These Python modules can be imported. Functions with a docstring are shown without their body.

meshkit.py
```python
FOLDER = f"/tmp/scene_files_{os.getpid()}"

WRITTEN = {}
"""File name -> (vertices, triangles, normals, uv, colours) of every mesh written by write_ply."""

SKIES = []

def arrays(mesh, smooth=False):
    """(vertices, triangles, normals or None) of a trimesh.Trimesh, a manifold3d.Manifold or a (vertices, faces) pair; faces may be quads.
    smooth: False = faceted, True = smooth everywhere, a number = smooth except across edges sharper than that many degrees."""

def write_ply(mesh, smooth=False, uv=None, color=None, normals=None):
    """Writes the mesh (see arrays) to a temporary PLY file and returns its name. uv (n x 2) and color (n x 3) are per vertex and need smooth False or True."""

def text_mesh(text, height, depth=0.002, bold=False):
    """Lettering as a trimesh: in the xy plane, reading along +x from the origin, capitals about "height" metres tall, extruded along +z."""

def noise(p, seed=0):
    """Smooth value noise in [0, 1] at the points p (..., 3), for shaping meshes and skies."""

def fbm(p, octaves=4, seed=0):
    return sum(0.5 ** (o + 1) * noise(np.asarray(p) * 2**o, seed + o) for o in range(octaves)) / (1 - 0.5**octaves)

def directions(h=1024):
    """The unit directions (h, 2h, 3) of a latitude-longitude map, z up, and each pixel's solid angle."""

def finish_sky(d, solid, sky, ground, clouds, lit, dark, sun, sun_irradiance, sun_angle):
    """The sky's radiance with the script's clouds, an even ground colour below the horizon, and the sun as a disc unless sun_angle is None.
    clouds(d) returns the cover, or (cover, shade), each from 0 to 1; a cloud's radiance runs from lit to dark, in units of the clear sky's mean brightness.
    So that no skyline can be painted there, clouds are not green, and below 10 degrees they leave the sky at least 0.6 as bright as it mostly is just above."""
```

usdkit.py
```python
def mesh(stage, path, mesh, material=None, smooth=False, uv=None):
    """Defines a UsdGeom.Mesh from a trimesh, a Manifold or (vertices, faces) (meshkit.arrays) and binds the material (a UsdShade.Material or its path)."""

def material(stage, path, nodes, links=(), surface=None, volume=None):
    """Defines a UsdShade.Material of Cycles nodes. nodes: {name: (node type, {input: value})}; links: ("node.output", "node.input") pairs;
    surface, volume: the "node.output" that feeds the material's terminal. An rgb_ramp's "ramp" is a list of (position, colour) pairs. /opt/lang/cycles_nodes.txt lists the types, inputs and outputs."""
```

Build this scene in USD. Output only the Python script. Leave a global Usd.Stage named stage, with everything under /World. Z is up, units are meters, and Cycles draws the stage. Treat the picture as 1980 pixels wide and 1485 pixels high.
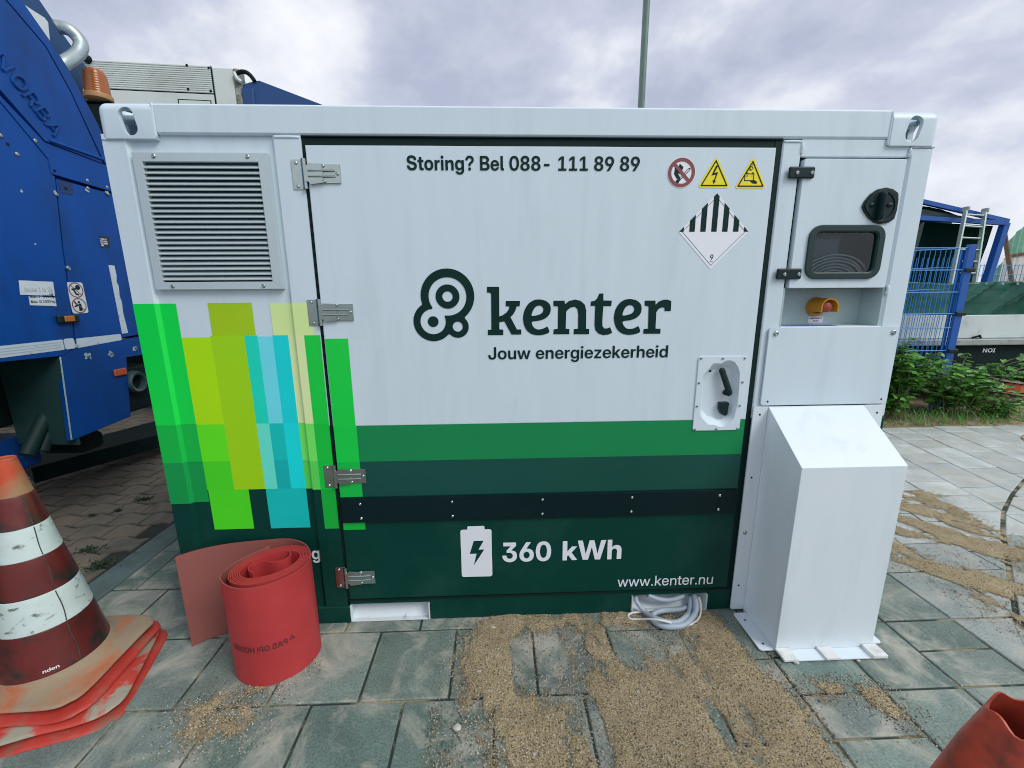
import math, glob, random
import numpy as np, trimesh, shapely, usdkit, meshkit
import shapely.affinity as aff
from shapely.geometry import Polygon, Point, LineString, MultiPolygon, box as sbox
from shapely.ops import unary_union
from pxr import Usd, UsdGeom, UsdLux, UsdShade, Gf, Sdf

stage = Usd.Stage.CreateInMemory()
UsdGeom.SetStageUpAxis(stage, 'Z'); UsdGeom.SetStageMetersPerUnit(stage, 1.0)
UsdGeom.Xform.Define(stage, '/World')
rnd = random.Random(7); rng = np.random.default_rng(7)

# ---------------------------------------------------------------- camera
FPX, PITCH, YAW, ROLL = 818.3174, 0.210625, 0.036146, -0.006632
EYE = np.array([1.35361, -1.65898, 1.43774])
FW = np.array([math.sin(YAW)*math.cos(PITCH), math.cos(YAW)*math.cos(PITCH), -math.sin(PITCH)])
_r = np.cross(FW, [0, 0, 1]); _r /= np.linalg.norm(_r); _u = np.cross(_r, FW)
RT, UP = _r*math.cos(ROLL)+_u*math.sin(ROLL), _u*math.cos(ROLL)-_r*math.sin(ROLL)
cam = UsdGeom.Camera.Define(stage, '/World/camera')
M = np.eye(4); M[0, :3], M[1, :3], M[2, :3], M[3, :3] = RT, UP, -FW, EYE
cam.AddTransformOp().Set(Gf.Matrix4d(*M.ravel().tolist()))
cam.CreateHorizontalApertureAttr(36.0); cam.CreateVerticalApertureAttr(27.0)
cam.CreateFocalLengthAttr(36.0*FPX/1980); cam.CreateClippingRangeAttr((0.05, 5000))
cam.CreateExposureAttr(0.34)

def at(px, py, axis, value):
    """the point of the plane axis = value that is seen at a pixel of the 1980 x 1485 photograph"""
    d = FW+(px-990)/FPX*RT-(py-742.5)/FPX*UP
    return EYE+(value-EYE[axis])/d[axis]*d
def face(px, py, y=0.0):
    q = at(px, py, 1, y); return (q[0], q[2])
def gnd(px, py, z=0.0):
    q = at(px, py, 2, z); return (q[0], q[1])
def pix(P):
    d = np.asarray(P, float)-EYE; z = d@FW
    return 990+FPX*(d@RT)/z, 742.5-FPX*(d@UP)/z, z

# ---------------------------------------------------------------- sky and sun
SUN = np.array([0.72, -0.56, 0.90]); SUN /= np.linalg.norm(SUN)
ELEV, ROT = math.asin(SUN[2]), math.atan2(SUN[0], SUN[1])
sky_m = usdkit.material(stage, '/World/Looks/sky', {
    'tc': ('texture_coordinate', {}),
    'map': ('mapping', {'scale': (1.0, 1.0, 1.7), 'rotation': (0.15, -0.25, 0.6)}),
    'n1': ('noise_texture', {'scale': 2.4, 'detail': 7.0, 'roughness': 0.56, 'distortion': 0.15}),
    'ramp': ('rgb_ramp', {'ramp': [(0.0, (5.2, 5.8, 7.6)), (0.36, (6.0, 6.6, 8.5)), (0.46, (7.8, 8.3, 10.0)), (0.54, (10.4, 10.8, 11.8)), (0.64, (12.4, 12.6, 13.2)), (1, (12.8, 12.9, 13.3))]}),
    'sky': ('sky_texture', {'sky_type': 'single_scattering', 'sun_disc': False, 'sun_elevation': ELEV, 'sun_rotation': ROT}),
    'mix': ('mix', {'fac': 0.95}),
    'bg': ('background_shader', {'strength': 0.064}),
}, [('tc.generated', 'map.vector'), ('map.vector', 'n1.vector'), ('n1.fac', 'ramp.fac'), ('sky.color', 'mix.color1'), ('ramp.color', 'mix.color2'), ('mix.color', 'bg.color')], surface='bg.background')
dome = UsdLux.DomeLight.Define(stage, '/World/sky')
UsdShade.MaterialBindingAPI.Apply(dome.GetPrim()).Bind(sky_m)
dome.GetPrim().SetCustomDataByKey('kind', 'structure'); dome.GetPrim().SetCustomDataByKey('label', 'overcast lavender-grey sky with brighter broken clouds'); dome.GetPrim().SetCustomDataByKey('category', 'sky')
sun = UsdLux.DistantLight.Define(stage, '/World/sun')
sun.CreateIntensityAttr(0.40); sun.CreateAngleAttr(28.0); sun.CreateNormalizeAttr(True); sun.CreateColorAttr((1.0, 0.975, 0.95))
zz = SUN; xx = np.cross([0, 0, 1], zz); xx /= np.linalg.norm(xx); yy = np.cross(zz, xx)
M = np.eye(4); M[0, :3], M[1, :3], M[2, :3] = xx, yy, zz
sun.AddTransformOp().Set(Gf.Matrix4d(*M.ravel().tolist()))

# ---------------------------------------------------------------- materials
def lin(r, g, b, k=1.0):
    f = lambda c: (c/255/12.92 if c/255 <= .04045 else ((c/255+.055)/1.055)**2.4)*k
    return tuple(min(.85, f(c)) for c in (r, g, b))
_mats = {}
def pm(name, color, rough=0.5, metal=0.0, var=0.06, vscale=6.0, grain=0.0, gscale=300.0, bump=0.0, bscale=60.0, bevel=0.0, dirt=None, dscale=5.0, dlo=0.55, dhi=0.7, spec=0.5, rand=0.0, stretch=(1, 1, 1), coat=0.0, sss=0.0):
    """principled paint: base colour with slow variation, fine grain, stains, relief and rounded edges"""
    if name in _mats: return _mats[name]
    n = {'geo': ('geometry', {}), 'map': ('mapping', {'scale': stretch}), 'vn': ('noise_texture', {'scale': vscale, 'detail': 5.0}),
         'vr': ('map_range', {'from_min': 0.25, 'from_max': 0.75, 'to_min': 1-var, 'to_max': 1+var}),
         'base': ('vector_math', {'math_type': 'scale', 'vector1': color}),
         'p': ('principled_bsdf', {'roughness': rough, 'metallic': metal, 'specular_ior_level': spec, 'coat_weight': coat})}
    l = [('geo.position', 'map.vector'), ('map.vector', 'vn.vector'), ('vn.fac', 'vr.value')]
    f = 'vr.result'
    if grain:
        n['gn'] = ('noise_texture', {'scale': gscale, 'detail': 2.0, 'roughness': .7}); n['gr'] = ('map_range', {'from_min': .25, 'from_max': .75, 'to_min': 1-grain, 'to_max': 1+grain}); n['gm'] = ('math', {'math_type': 'multiply'})
        l += [('geo.position', 'gn.vector'), ('gn.fac', 'gr.value'), (f, 'gm.value1'), ('gr.result', 'gm.value2')]; f = 'gm.value'
    if rand:
        n['oi'] = ('object_info', {}); n['or'] = ('map_range', {'from_min': 0.0, 'from_max': 1.0, 'to_min': 1-rand, 'to_max': 1+rand}); n['om'] = ('math', {'math_type': 'multiply'})
        l += [('oi.random', 'or.value'), (f, 'om.value1'), ('or.result', 'om.value2')]; f = 'om.value'
    l.append((f, 'base.scale')); c = 'base.vector'
    if dirt is not None:
        n['dn'] = ('noise_texture', {'scale': dscale, 'detail': 8.0, 'roughness': .62, 'distortion': .4}); n['dr'] = ('map_range', {'from_min': dlo, 'from_max': dhi, 'to_min': 0.0, 'to_max': 1.0, 'clamp': True}); n['dm'] = ('mix', {'color2': dirt})
        l += [('map.vector', 'dn.vector'), ('dn.fac', 'dr.value'), ('dr.result', 'dm.fac'), (c, 'dm.color1')]; c = 'dm.color'
    l.append((c, 'p.base_color'))
    nrm = None
    if bevel:
        n['bv'] = ('bevel', {'radius': bevel, 'samples': 4}); nrm = 'bv.bevel'
    if bump:
        n['bn'] = ('noise_texture', {'scale': bscale, 'detail': 6.0, 'roughness': .6}); n['bp'] = ('bump', {'strength': bump, 'distance': 0.01})
        l += [('geo.position', 'bn.vector'), ('bn.fac', 'bp.height')]
        if nrm: l.append((nrm, 'bp.normal'))
        nrm = 'bp.normal'
    if nrm: l.append((nrm, 'p.normal'))
    _mats[name] = usdkit.material(stage, '/World/Looks/'+name, n, l, surface='p.BSDF')
    return _mats[name]

WHITE = lambda: pm('white_paint', (.60, .72, .78), .42, var=.025, vscale=3, grain=.012, gscale=500, bump=.035, bscale=420, bevel=.004, dirt=(.46, .585, .63), dscale=1.6, dlo=.53, dhi=1.0, stretch=(6, 6, .8))
HOODW = lambda: pm('hood_white', (.68, .77, .81), .40, var=.02, vscale=3, grain=.012, gscale=500, bump=.03, bscale=450, bevel=.004, dirt=(.52, .61, .63), dscale=1.6, dlo=.52, dhi=.92, stretch=(5, 5, 1))
DARKG = lambda: pm('dark_green_vinyl', (.0, .042, .032), .42, spec=.2, var=.08, vscale=4, bump=.03, bscale=350, bevel=.003, dirt=(.012, .065, .052), dscale=3, dlo=.5, dhi=.85)
GASK = lambda: pm('gasket_rubber', (.002, .016, .016), .6, spec=.2, var=.1)
BLACKP = lambda: pm('black_plastic', (.003, .018, .020), .4, spec=.3, var=.1, bevel=.003)
STEEL = lambda: pm('stainless', (.40, .47, .45), .24, metal=1.0, var=.08, vscale=30, bevel=.0012)
GALV = lambda: pm('galvanised', (.42, .50, .50), .42, metal=.85, var=.15, vscale=18, bump=.04, bscale=90)
BLUE = lambda: pm('truck_blue', (.0, .062, .29), .45, var=.12, vscale=2.2, grain=.04, gscale=260, bump=.06, bscale=140, bevel=.004, dirt=(.004, .040, .15), dscale=2.4, dlo=.46, dhi=.75, spec=.28, stretch=(1, 1.6, .7))
DARK = lambda: pm('underbody_black', (.003, .014, .014), .75, spec=.2, var=.3, vscale=8, bump=.2, bscale=30)

# ---------------------------------------------------------------- objects
_names = {}
def uniq(parent, name):
    k = (parent, name); i = _names.get(k, 0); _names[k] = i+1
    return f'{parent}/{name}' + (f'_{i:03d}' if i else '')
def tag(prim, label=None, cat=None, group=None, kind=None):
    for k, v in (('label', label), ('category', cat), ('group', group), ('kind', kind)):
        if v: prim.SetCustomDataByKey(k, v)
class Thing:
    def __init__(s, name, label, cat, loc=(0, 0, 0), group=None, kind=None, rot=0.0):
        s.path = uniq('/World', name); s.loc = np.array(loc, float)
        x = UsdGeom.Xform.Define(stage, s.path); x.AddTranslateOp().Set(Gf.Vec3d(*map(float, loc)))
        if rot: x.AddRotateZOp().Set(rot)
        tag(x.GetPrim(), label, cat, group, kind)
    def part(s, name, mesh, mat, parent=None, smooth=False, label=None, kind=None):
        v, f = arr(mesh)
        p = uniq(parent or s.path, name)
        m = usdkit.mesh(stage, p, (v-s.loc, f), mat, smooth)
        tag(m.GetPrim(), label, kind=kind)
        return p
def solo(name, mesh, mat, label=None, cat=None, group=None, kind=None, smooth=False):
    p = uniq('/World', name); m = usdkit.mesh(stage, p, arr(mesh), mat, smooth); tag(m.GetPrim(), label, cat, group, kind); return p
def arr(mesh):
    if isinstance(mesh, (list, tuple)) and len(mesh) and not isinstance(mesh[0], np.ndarray):
        mesh = trimesh.util.concatenate([trimesh.Trimesh(*arr(m), process=False) for m in mesh])
    if isinstance(mesh, tuple):
        v, f = mesh; f = np.asarray(f)
        if f.shape[1] == 4: f = np.vstack([f[:, [0, 1, 2]], f[:, [0, 2, 3]]])
        used, inv = np.unique(f, return_inverse=True)
        return np.asarray(v, float)[used], inv.reshape(f.shape)
    if hasattr(mesh, 'to_mesh'):
        m = mesh.to_mesh(); return np.array(m.vert_properties[:, :3], float), np.array(m.tri_verts)
    return np.array(mesh.vertices, float), np.array(mesh.faces)
def cbox(x0, x1, y0, y1, z0, z1, c=.002):
    c = min(c, (x1-x0)*.45, (y1-y0)*.45, (z1-z0)*.45); P = []
    for i in (0, 1):
        for j in (0, 1):
            for k in (0, 1):
                X, Y, Z = (x0, x1)[i], (y0, y1)[j], (z0, z1)[k]; a, b, e = (1-2*i)*c, (1-2*j)*c, (1-2*k)*c
                P += [(X, Y+b, Z+e), (X+a, Y, Z+e), (X+a, Y+b, Z)]
    return trimesh.convex.convex_hull(np.array(P))
def polys(g):
    if g.is_empty: return []
    return [p for p in getattr(g, 'geoms', [g]) if p.geom_type == 'Polygon' and p.area > 1e-9]
def ext(poly, t):
    return trimesh.util.concatenate([trimesh.creation.extrude_polygon(p, t, engine='earcut') for p in polys(poly)])
def prism_y(poly, y0, y1):
    """polygon in (x, z) extruded from y0 (front) to y1"""
    m = ext(poly, y1-y0); v = m.vertices.copy(); m.vertices = np.c_[v[:, 0], y1-v[:, 2], v[:, 1]]; return m
def prism_x(poly, x0, x1):
    """polygon in (y, z) extruded from x0 to x1"""
    m = ext(poly, x1-x0); v = m.vertices.copy(); m.vertices = np.c_[x0+v[:, 2], v[:, 0], v[:, 1]]; return m
def prism_z(poly, z0, z1):
    m = ext(poly, z1-z0); m.apply_translation((0, 0, z0)); return m
def rrect(x0, x1, z0, z1, r): return sbox(x0+r, z0+r, x1-r, z1-r).buffer(r, quad_segs=6)
def tube(pts, r, n=8, closed=False, smooth=0):
    P = np.array(pts, float)
    if smooth:
        from scipy.interpolate import CubicSpline
        t = np.r_[0, np.cumsum(np.linalg.norm(np.diff(P, axis=0), axis=1))]
        P = CubicSpline(t, P)(np.linspace(0, t[-1], smooth))
    T = np.gradient(P, axis=0); T /= np.linalg.norm(T, axis=1, keepdims=True)
    up = np.array([0, 0, 1.0]) if abs(T[0][2]) < .9 else np.array([1.0, 0, 0]); V = []
    for p, t in zip(P, T):
        a = np.cross(t, up); a /= np.linalg.norm(a); b = np.cross(a, t); up = b
        for k in range(n): V.append(p+r*(math.cos(2*math.pi*k/n)*a+math.sin(2*math.pi*k/n)*b))
    F = []
    for i in range(len(P)-1):
        for k in range(n):
            q = i*n+k; w = i*n+(k+1) % n; F += [(q, q+n, w), (w, q+n, w+n)]
    m0, m1 = len(V), len(V)+1; V += [P[0], P[-1]]
    for k in range(n): F += [(m0, k, (k+1) % n), (m1, (len(P)-1)*n+(k+1) % n, (len(P)-1)*n+k)]
    m = trimesh.Trimesh(np.array(V), np.array(F), process=False); m.fix_normals(); return m
def cyl(p0, p1, r, n=16): return tube([p0, p1], r, n)
def lathe(prof, n=24, center=(0, 0, 0), axis='z'):
    """profile [(radius, height)] revolved about z (or -y)"""
    V, F = [], []
    for r, h in prof:
        for k in range(n): V.append((r*math.cos(2*math.pi*k/n), r*math.sin(2*math.pi*k/n), h))
    for i in range(len(prof)-1):
        for k in range(n):
            q = i*n+k; w = i*n+(k+1) % n; F += [(q, w, q+n), (w, w+n, q+n)]
    V = np.array(V)
    if axis == '-y': V = np.c_[V[:, 0], -V[:, 2], V[:, 1]]
    if axis == 'x': V = np.c_[V[:, 2], V[:, 0], V[:, 1]]
    return trimesh.Trimesh(V+np.array(center), np.array(F), process=False)
def screw(x, z, y, r=.008, h=.004): return lathe([(r, 0), (r*.95, h*.5), (r*.6, h), (r*.45, h), (r*.4, h*.5), (0.0001, h*.5)], 10, (x, y, z), '-y')
def bolt_x(y, z, x, r=.012, h=.008): return lathe([(r, 0), (r*.9, h*.6), (r*.5, h), (0.0001, h)], 8, (x, y, z), 'x')

_fonts = {}
def text_shape(text, weight=400):
    from PIL import Image, ImageDraw, ImageFont
    if weight not in _fonts:
        f = ImageFont.truetype(glob.glob('/opt/blender-*/*/datafiles/fonts/Inter.woff2')[0], 120)
        try: f.set_variation_by_axes([32, weight])
        except Exception: pass
        _fonts[weight] = f
    f = _fonts[weight]; x0, y0, x1, y1 = f.getbbox(text, anchor='ls')
    im = Image.new('L', (x1-x0+8, y1-y0+8)); ImageDraw.Draw(im).text((4-x0, 4-y0), text, 255, f, anchor='ls')
    on = np.pad(np.asarray(im) > 127, ((0, 0), (1, 1))).astype(np.int8)
    rows, st = np.nonzero(np.diff(on, axis=1) == 1); en = np.nonzero(np.diff(on, axis=1) == -1)[1]
    return shapely.union_all(shapely.box(st, -rows-1, en, -rows)).buffer(.8).buffer(-1.0).buffer(.2).simplify(.45)
def fit(s, x0, z0, x1, z1):
    a, b, c, d = s.bounds
    return aff.affine_transform(s, [(x1-x0)/(c-a), 0, 0, (z1-z0)/(d-b), x0-a*(x1-x0)/(c-a), z0-b*(z1-z0)/(d-b)])
def sheet(poly, y):
    """flat print: a sheet in the plane y facing the street"""
    V, F, n = [], [], 0
    for p in polys(poly):
        v, f = trimesh.creation.triangulate_polygon(p, engine='earcut'); V.append(v); F.append(f+n); n += len(v)
    v, f = np.vstack(V), np.vstack(F); v = np.c_[v[:, 0], np.full(len(v), y), v[:, 1]]
    a, b, c = v[f[:, 0]], v[f[:, 1]], v[f[:, 2]]; nn = np.cross(b-a, c-a)[:, 1]
    f[nn > 0] = f[nn > 0][:, ::-1]
    return trimesh.Trimesh(v, f, process=False)


# ================================================================ the battery container
W, D, H = 2.991, 2.438, 2.083
C = Thing('battery_container', 'white and green steel battery container with coloured stripes, louvre and large hinged door', 'container', (W/2, 0, 0))
def white(n, m, **k): return C.part(n, m, WHITE(), **k)
# corner castings: hollow blocks with oval openings
import manifold3d as mf
def casting(x0, x1, y0, y1, z0, z1, sx):
    def man(m): return mf.Manifold(mf.Mesh(np.asarray(m.vertices, np.float32), np.asarray(m.faces, np.uint32)))
    r = .030; P = trimesh.creation.icosphere(2, r).vertices
    pts = np.vstack([P+np.array([(x0+r, x1-r)[i], (y0+.004, y1-r)[j] + (0 if j else r-.004), (z0+r, z1-r)[k]]) for i in (0, 1) for j in (0, 1) for k in (0, 1)])
    pts[:, 2] = np.where(pts[:, 2] < z0+r, z0, pts[:, 2])
    if sx > 0: pts[:, 0] = np.where(pts[:, 0] > x1-r, x1, pts[:, 0])
    else: pts[:, 0] = np.where(pts[:, 0] < x0+r, x0, pts[:, 0])
    m = man(trimesh.convex.convex_hull(pts))
    t = .014
    m -= man(trimesh.creation.box((x1-x0-2*t-.02, y1-y0-2*t, z1-z0-2*t), trimesh.transformations.translation_matrix(((x0+x1)/2, (y0+y1)/2, (z0+z1)/2))))
    xc = .105 if sx > 0 else 2.891
    oval = LineString([(xc-.004*sx, 2.043 if sx > 0 else 2.035), (xc+.004*sx, 2.003 if sx > 0 else 1.999)]).buffer(.024 if sx > 0 else .026)
    m -= man(prism_y(oval, y0-.05, (y0+y1)/2))
    side = LineString([((y0+y1)/2, z0+.045), ((y0+y1)/2, z1-.045)]).buffer(.026)
    m -= man(prism_x(side, x0-.05, (x0+x1)/2) if sx > 0 else prism_x(side, (x0+x1)/2, x1+.05))
    m -= man(prism_z(LineString([((x0+x1)/2-.03, (y0+y1)/2), ((x0+x1)/2+.03, (y0+y1)/2)]).buffer(.03), (z0+z1)/2, z1+.05))
    return m
for sx, x0, x1 in ((1, 0.0, .187), (-1, 2.808, W)):
    z0 = 1.968 if sx > 0 else 1.960; z1 = 2.086 if sx > 0 else 2.079
    for y0, y1 in ((-.008, .154), (D-.15, D+.008)):
        white('corner_casting', casting(x0, x1, y0, y1, z0, z1, sx), smooth=35)
# weld beads
for pts in ([(.188, 2.082), (.187, 2.03), (.186, 1.974)], [(2.807, 2.075), (2.806, 2.02), (2.806, 1.964)]):
    white('weld_bead', tube([(x, -.001, z) for x, z in pts], .005, 6, smooth=10), smooth=True)
for a, b, z in ((.002, .078, 1.968), (2.90, 2.988, 1.959), (.585, .672, 1.978), (2.414, 2.482, 1.974)):
    white('weld_bead', tube([(a, .001, z), ((a+b)/2, .0, z+.001), (b, .001, z)], .0045, 6, smooth=8), smooth=True)
for x, z0, z1 in ((2.897, 1.925, 1.955), (2.902, 1.425, 1.46), (2.484, 1.935, 1.97)):
    white('weld_bead', tube([(x, .002, z0), (x+.002, -.001, (z0+z1)/2), (x, .002, z1)], .006, 6), smooth=True)
white('top_rail', cbox(.187, 2.808, -.002, .06, 1.985, 2.082, .006))
C.part('base_frame', [cbox(.0, .684, -.003, .08, .0, .082, .003), cbox(1.040, 1.952, .004, .08, .0, .105, .003), cbox(2.306, W, .004, .08, .0, .105, .003), cbox(.684, 2.306, .006, .08, .087, .105, .002)], DARKG())
C.part('underframe', [cbox(.0, .684, .081, D, .0, .1), cbox(1.040, 1.952, .081, D, .0, .1), cbox(2.306, W, .081, D, .0, .1)], DARK())

# left wall: corner post, recessed panel and door post in one pressed profile
PROF = [(0.0, 0.0), (.077, 0.0), (.087, .013), (.572, .013), (.583, 0.0), (.677, 0.0)]
def prof(x): return float(np.interp(x, [a for a, _ in PROF], [b for _, b in PROF]))
def strip(x0, x1, z0, z1, off=0.0):
    xs = sorted({x0, x1, *[a for a, _ in PROF if x0 < a < x1]})
    V = [(x, prof(x)-off, z) for x in xs for z in (z0, z1)]; F = []
    for i in range(len(xs)-1): F += [(2*i, 2*i+2, 2*i+3), (2*i, 2*i+3, 2*i+1)]
    return (np.array(V), np.array(F))
C.part('left_wall', [strip(0, .677, .92, 1.985)], WHITE())
C.part('left_wall', [strip(0, .677, .082, .92)], DARKG(), label='dark green lower part of the left wall')
white('corner_post', cbox(-.0005, .055, .003, .15, .93, 1.967, .004)); C.part('corner_post', cbox(-.0005, .055, .003, .15, .0835, .93, .003), DARKG())
white('door_post', cbox(.60, .6765, .003, .075, .92, 1.984, .002)); C.part('door_post', cbox(.60, .6765, .003, .075, .082, .92, .002), DARKG())
C.part('door_gasket', [cbox(.677, 2.412, .045, .06, .10, 1.985), cbox(.6772, .6915, .004, .0445, .107, 1.98, .001), cbox(2.3855, 2.4118, .004, .0445, .107, 1.98, .001), cbox(.6916, 2.3854, .006, .0445, 1.953, 1.9805, .001), cbox(.678, 2.411, -.0005, .045, 1.981, 1.985, .0005), cbox(.684, 2.392, .0, .045, .1055, .116, .001)], GASK())
# coloured stripes printed on the left wall, door and right post
def alb(r, g, b, k=1.45): return lin(r, g, b, k)
GR = {}
def ink(rgb):
    n = 'print_%d_%d_%d' % rgb
    c = alb(*rgb); g = sum(c)/3
    return pm(n, c, .36, var=.035, vscale=5, grain=.03, gscale=420, bump=.03, bscale=420)
G1, G2, G3 = (0, 186, 62), (0, 158, 58), (0, 128, 60)
LEFT = [(0, .147, .935, 1.409, G1), (0, .147, .776, .935, G2), (0, .147, .596, .776, G3),
 (.147, .256, .932, 1.281, (146, 196, 0)), (.147, .256, .774, .932, (80, 198, 22)), (.147, .256, .648, .774, (58, 184, 26)), (.15, .314, .468, .648, (62, 188, 24)),
 (.264, .427, 1.286, 1.41, (138, 172, 10)), (.256, .383, .648, 1.286, (134, 184, 8)),
 (.383, .433, .932, 1.286, (10, 186, 160)), (.383, .433, .648, .932, (86, 196, 176)),
 (.433, .489, .932, 1.282, (92, 190, 214)), (.433, .489, .773, .932, (0, 166, 160)), (.433, .489, .648, .773, (0, 152, 152)), (.384, .549, .467, .648, (0, 164, 158)),
 (.489, .549, .932, 1.286, (0, 182, 184)), (.489, .549, .648, .932, (0, 190, 190)),
 (.494, .655, 1.286, 1.409, (180, 226, 134)), (.549, .615, .932, 1.286, (186, 222, 146)), (.549, .615, .772, .932, (96, 198, 84)), (.549, .615, .646, .772, (74, 182, 72)),
 (.615, .676, .93, 1.286, (0, 174, 54)), (.615, .676, .646, .93, (0, 166, 50)), (.615, .674, .466, .646, (0, 150, 48))]
for x0, x1, z0, z1, c in LEFT: C.part('colour_block', [strip(x0, x1, z0, z1, .0014)], ink(c))
gs = fit(text_shape('g', 700), .541, .297, .576, .357)
C.part('lettering', [sheet(gs, .0105)], pm('white_vinyl', (.74, .79, .84), .4, var=.02))

# louvre: mitred frame, slats, dark box behind
fo, fi = sbox(.096, 1.460, .558, 1.926), sbox(.127, 1.487, .524, 1.897)
lf = pm('louvre_aluminium', (.50, .60, .62), .38, metal=.15, var=.03, bevel=.002, bump=.03, bscale=300)
for (ax, az), (bx, bz), (cx, cz), (dx, dz) in (((.096, 1.926), (.558, 1.926), (.524, 1.897), (.127, 1.897)), ((.096, 1.460), (.127, 1.487), (.524, 1.487), (.558, 1.460)), ((.096, 1.460), (.096, 1.926), (.127, 1.897), (.127, 1.487)), ((.558, 1.460), (.524, 1.487), (.524, 1.897), (.558, 1.926))):
    C.part('louvre_frame', prism_y(Polygon([(ax, az), (bx, bz), (cx, cz), (dx, dz)]), -.006, .0125), lf)
C.part('louvre_box', [cbox(.125, .526, .0105, .0125, 1.485, 1.899, .0005)], pm('louvre_dark', (.004, .03, .034), .5, var=.25, vscale=14))
NS = 22
for k in range(NS):
    z = 1.887-(k+.1)*(1.887-1.487)/NS
    sl = Polygon([(-.0035, z-.0105), (-.0052, z-.0085), (-.0048, z-.006), (.0085, z+.0035), (.0095, z+.001), (-.002, z-.007)])
    C.part('slat', prism_x(sl, .1275, .5235), lf)
for x, z in ((.17, 1.914), (.49, 1.914), (.16, 1.472), (.49, 1.472)): C.part('screw', screw(x, z, -.006, .0075), STEEL())

# the big door
latch_hole = Polygon([face(1320+a*180/1485, 670+b*180/1485) for a, b in [(475, 265), (600, 268), (670, 225), (740, 215), (810, 245), (865, 320), (893, 420), (880, 640), (860, 900), (800, 1130), (720, 1215), (640, 1268), (570, 1270), (500, 1240), (390, 1232), (300, 1140), (262, 1070), (285, 800), (310, 450)]])
lat = unary_union(latch_hole)
dpoly = sbox(.692, .123, 2.385, 1.952)
def cut(poly): return poly.difference(lat.buffer(.004))
dz = [(.92, 1.952, WHITE(), 'upper_panel'), (.123, .92, DARKG(), 'lower_panel')]
for z0, z1, m, nm in dz:
    C.part('door_'+nm, prism_y(cut(sbox(.692, z0, 2.385, z1)), -.004, .032), m)
dp = lambda x0, x1, z0, z1, c: C.part('colour_block', [sheet(sbox(x0, z0, x1, z1).difference(lat.buffer(.005)), -.0052)], ink(c))
dp(.694, .782, .921, 1.272, (0, 178, 56)); dp(.694, .785, .766, .921, (0, 176, 58)); dp(.694, .786, .611, .766, (0, 158, 58)); dp(.694, .786, .46, .496, (0, 152, 52))
dp(.785, 2.383, .767, .9205, (0, 112, 62)); dp(.786, 2.383, .611, .767, (0, 60, 52))
# kick strip with screws
C.part('rub_strip', [prism_y(sbox(.694, .497, 2.382, .607), -.013, -.0042)], pm('black_rubber', (.001, .013, .016), .36, spec=.22, var=.1, bevel=.003, bump=.05, bscale=40))
for x in (.775, 1.157, 1.539, 1.923, 2.304):
    for z in (.582, .5165): C.part('screw', screw(x, z, -.013, .0065), STEEL())
YD = -.0056
INK = pm('dark_green_print', (.0, .024, .020), .5, spec=.2, var=.05)
WV = pm('white_vinyl', (.74, .79, .84), .4, var=.02)
C.part('lettering', [sheet(fit(text_shape('Storing? Bel 088- 111 89 89', 720), 1.043, 1.858, 1.884, 1.921), YD)], INK)
C.part('lettering', [sheet(fit(text_shape('Jouw energiezekerheid', 640), 1.321, 1.170, 2.037, 1.233), YD)], INK)
C.part('lettering', [sheet(fit(text_shape('360', 760), 1.366, .284, 1.580, .381), YD)], WV)
C.part('lettering', [sheet(fit(text_shape('kWh', 760), 1.631, .284, 1.892, .380), YD)], WV)
C.part('lettering', [sheet(fit(text_shape('www.kenter.nu', 440), 1.882, .143, 2.318, .194), YD)], WV)
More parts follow.
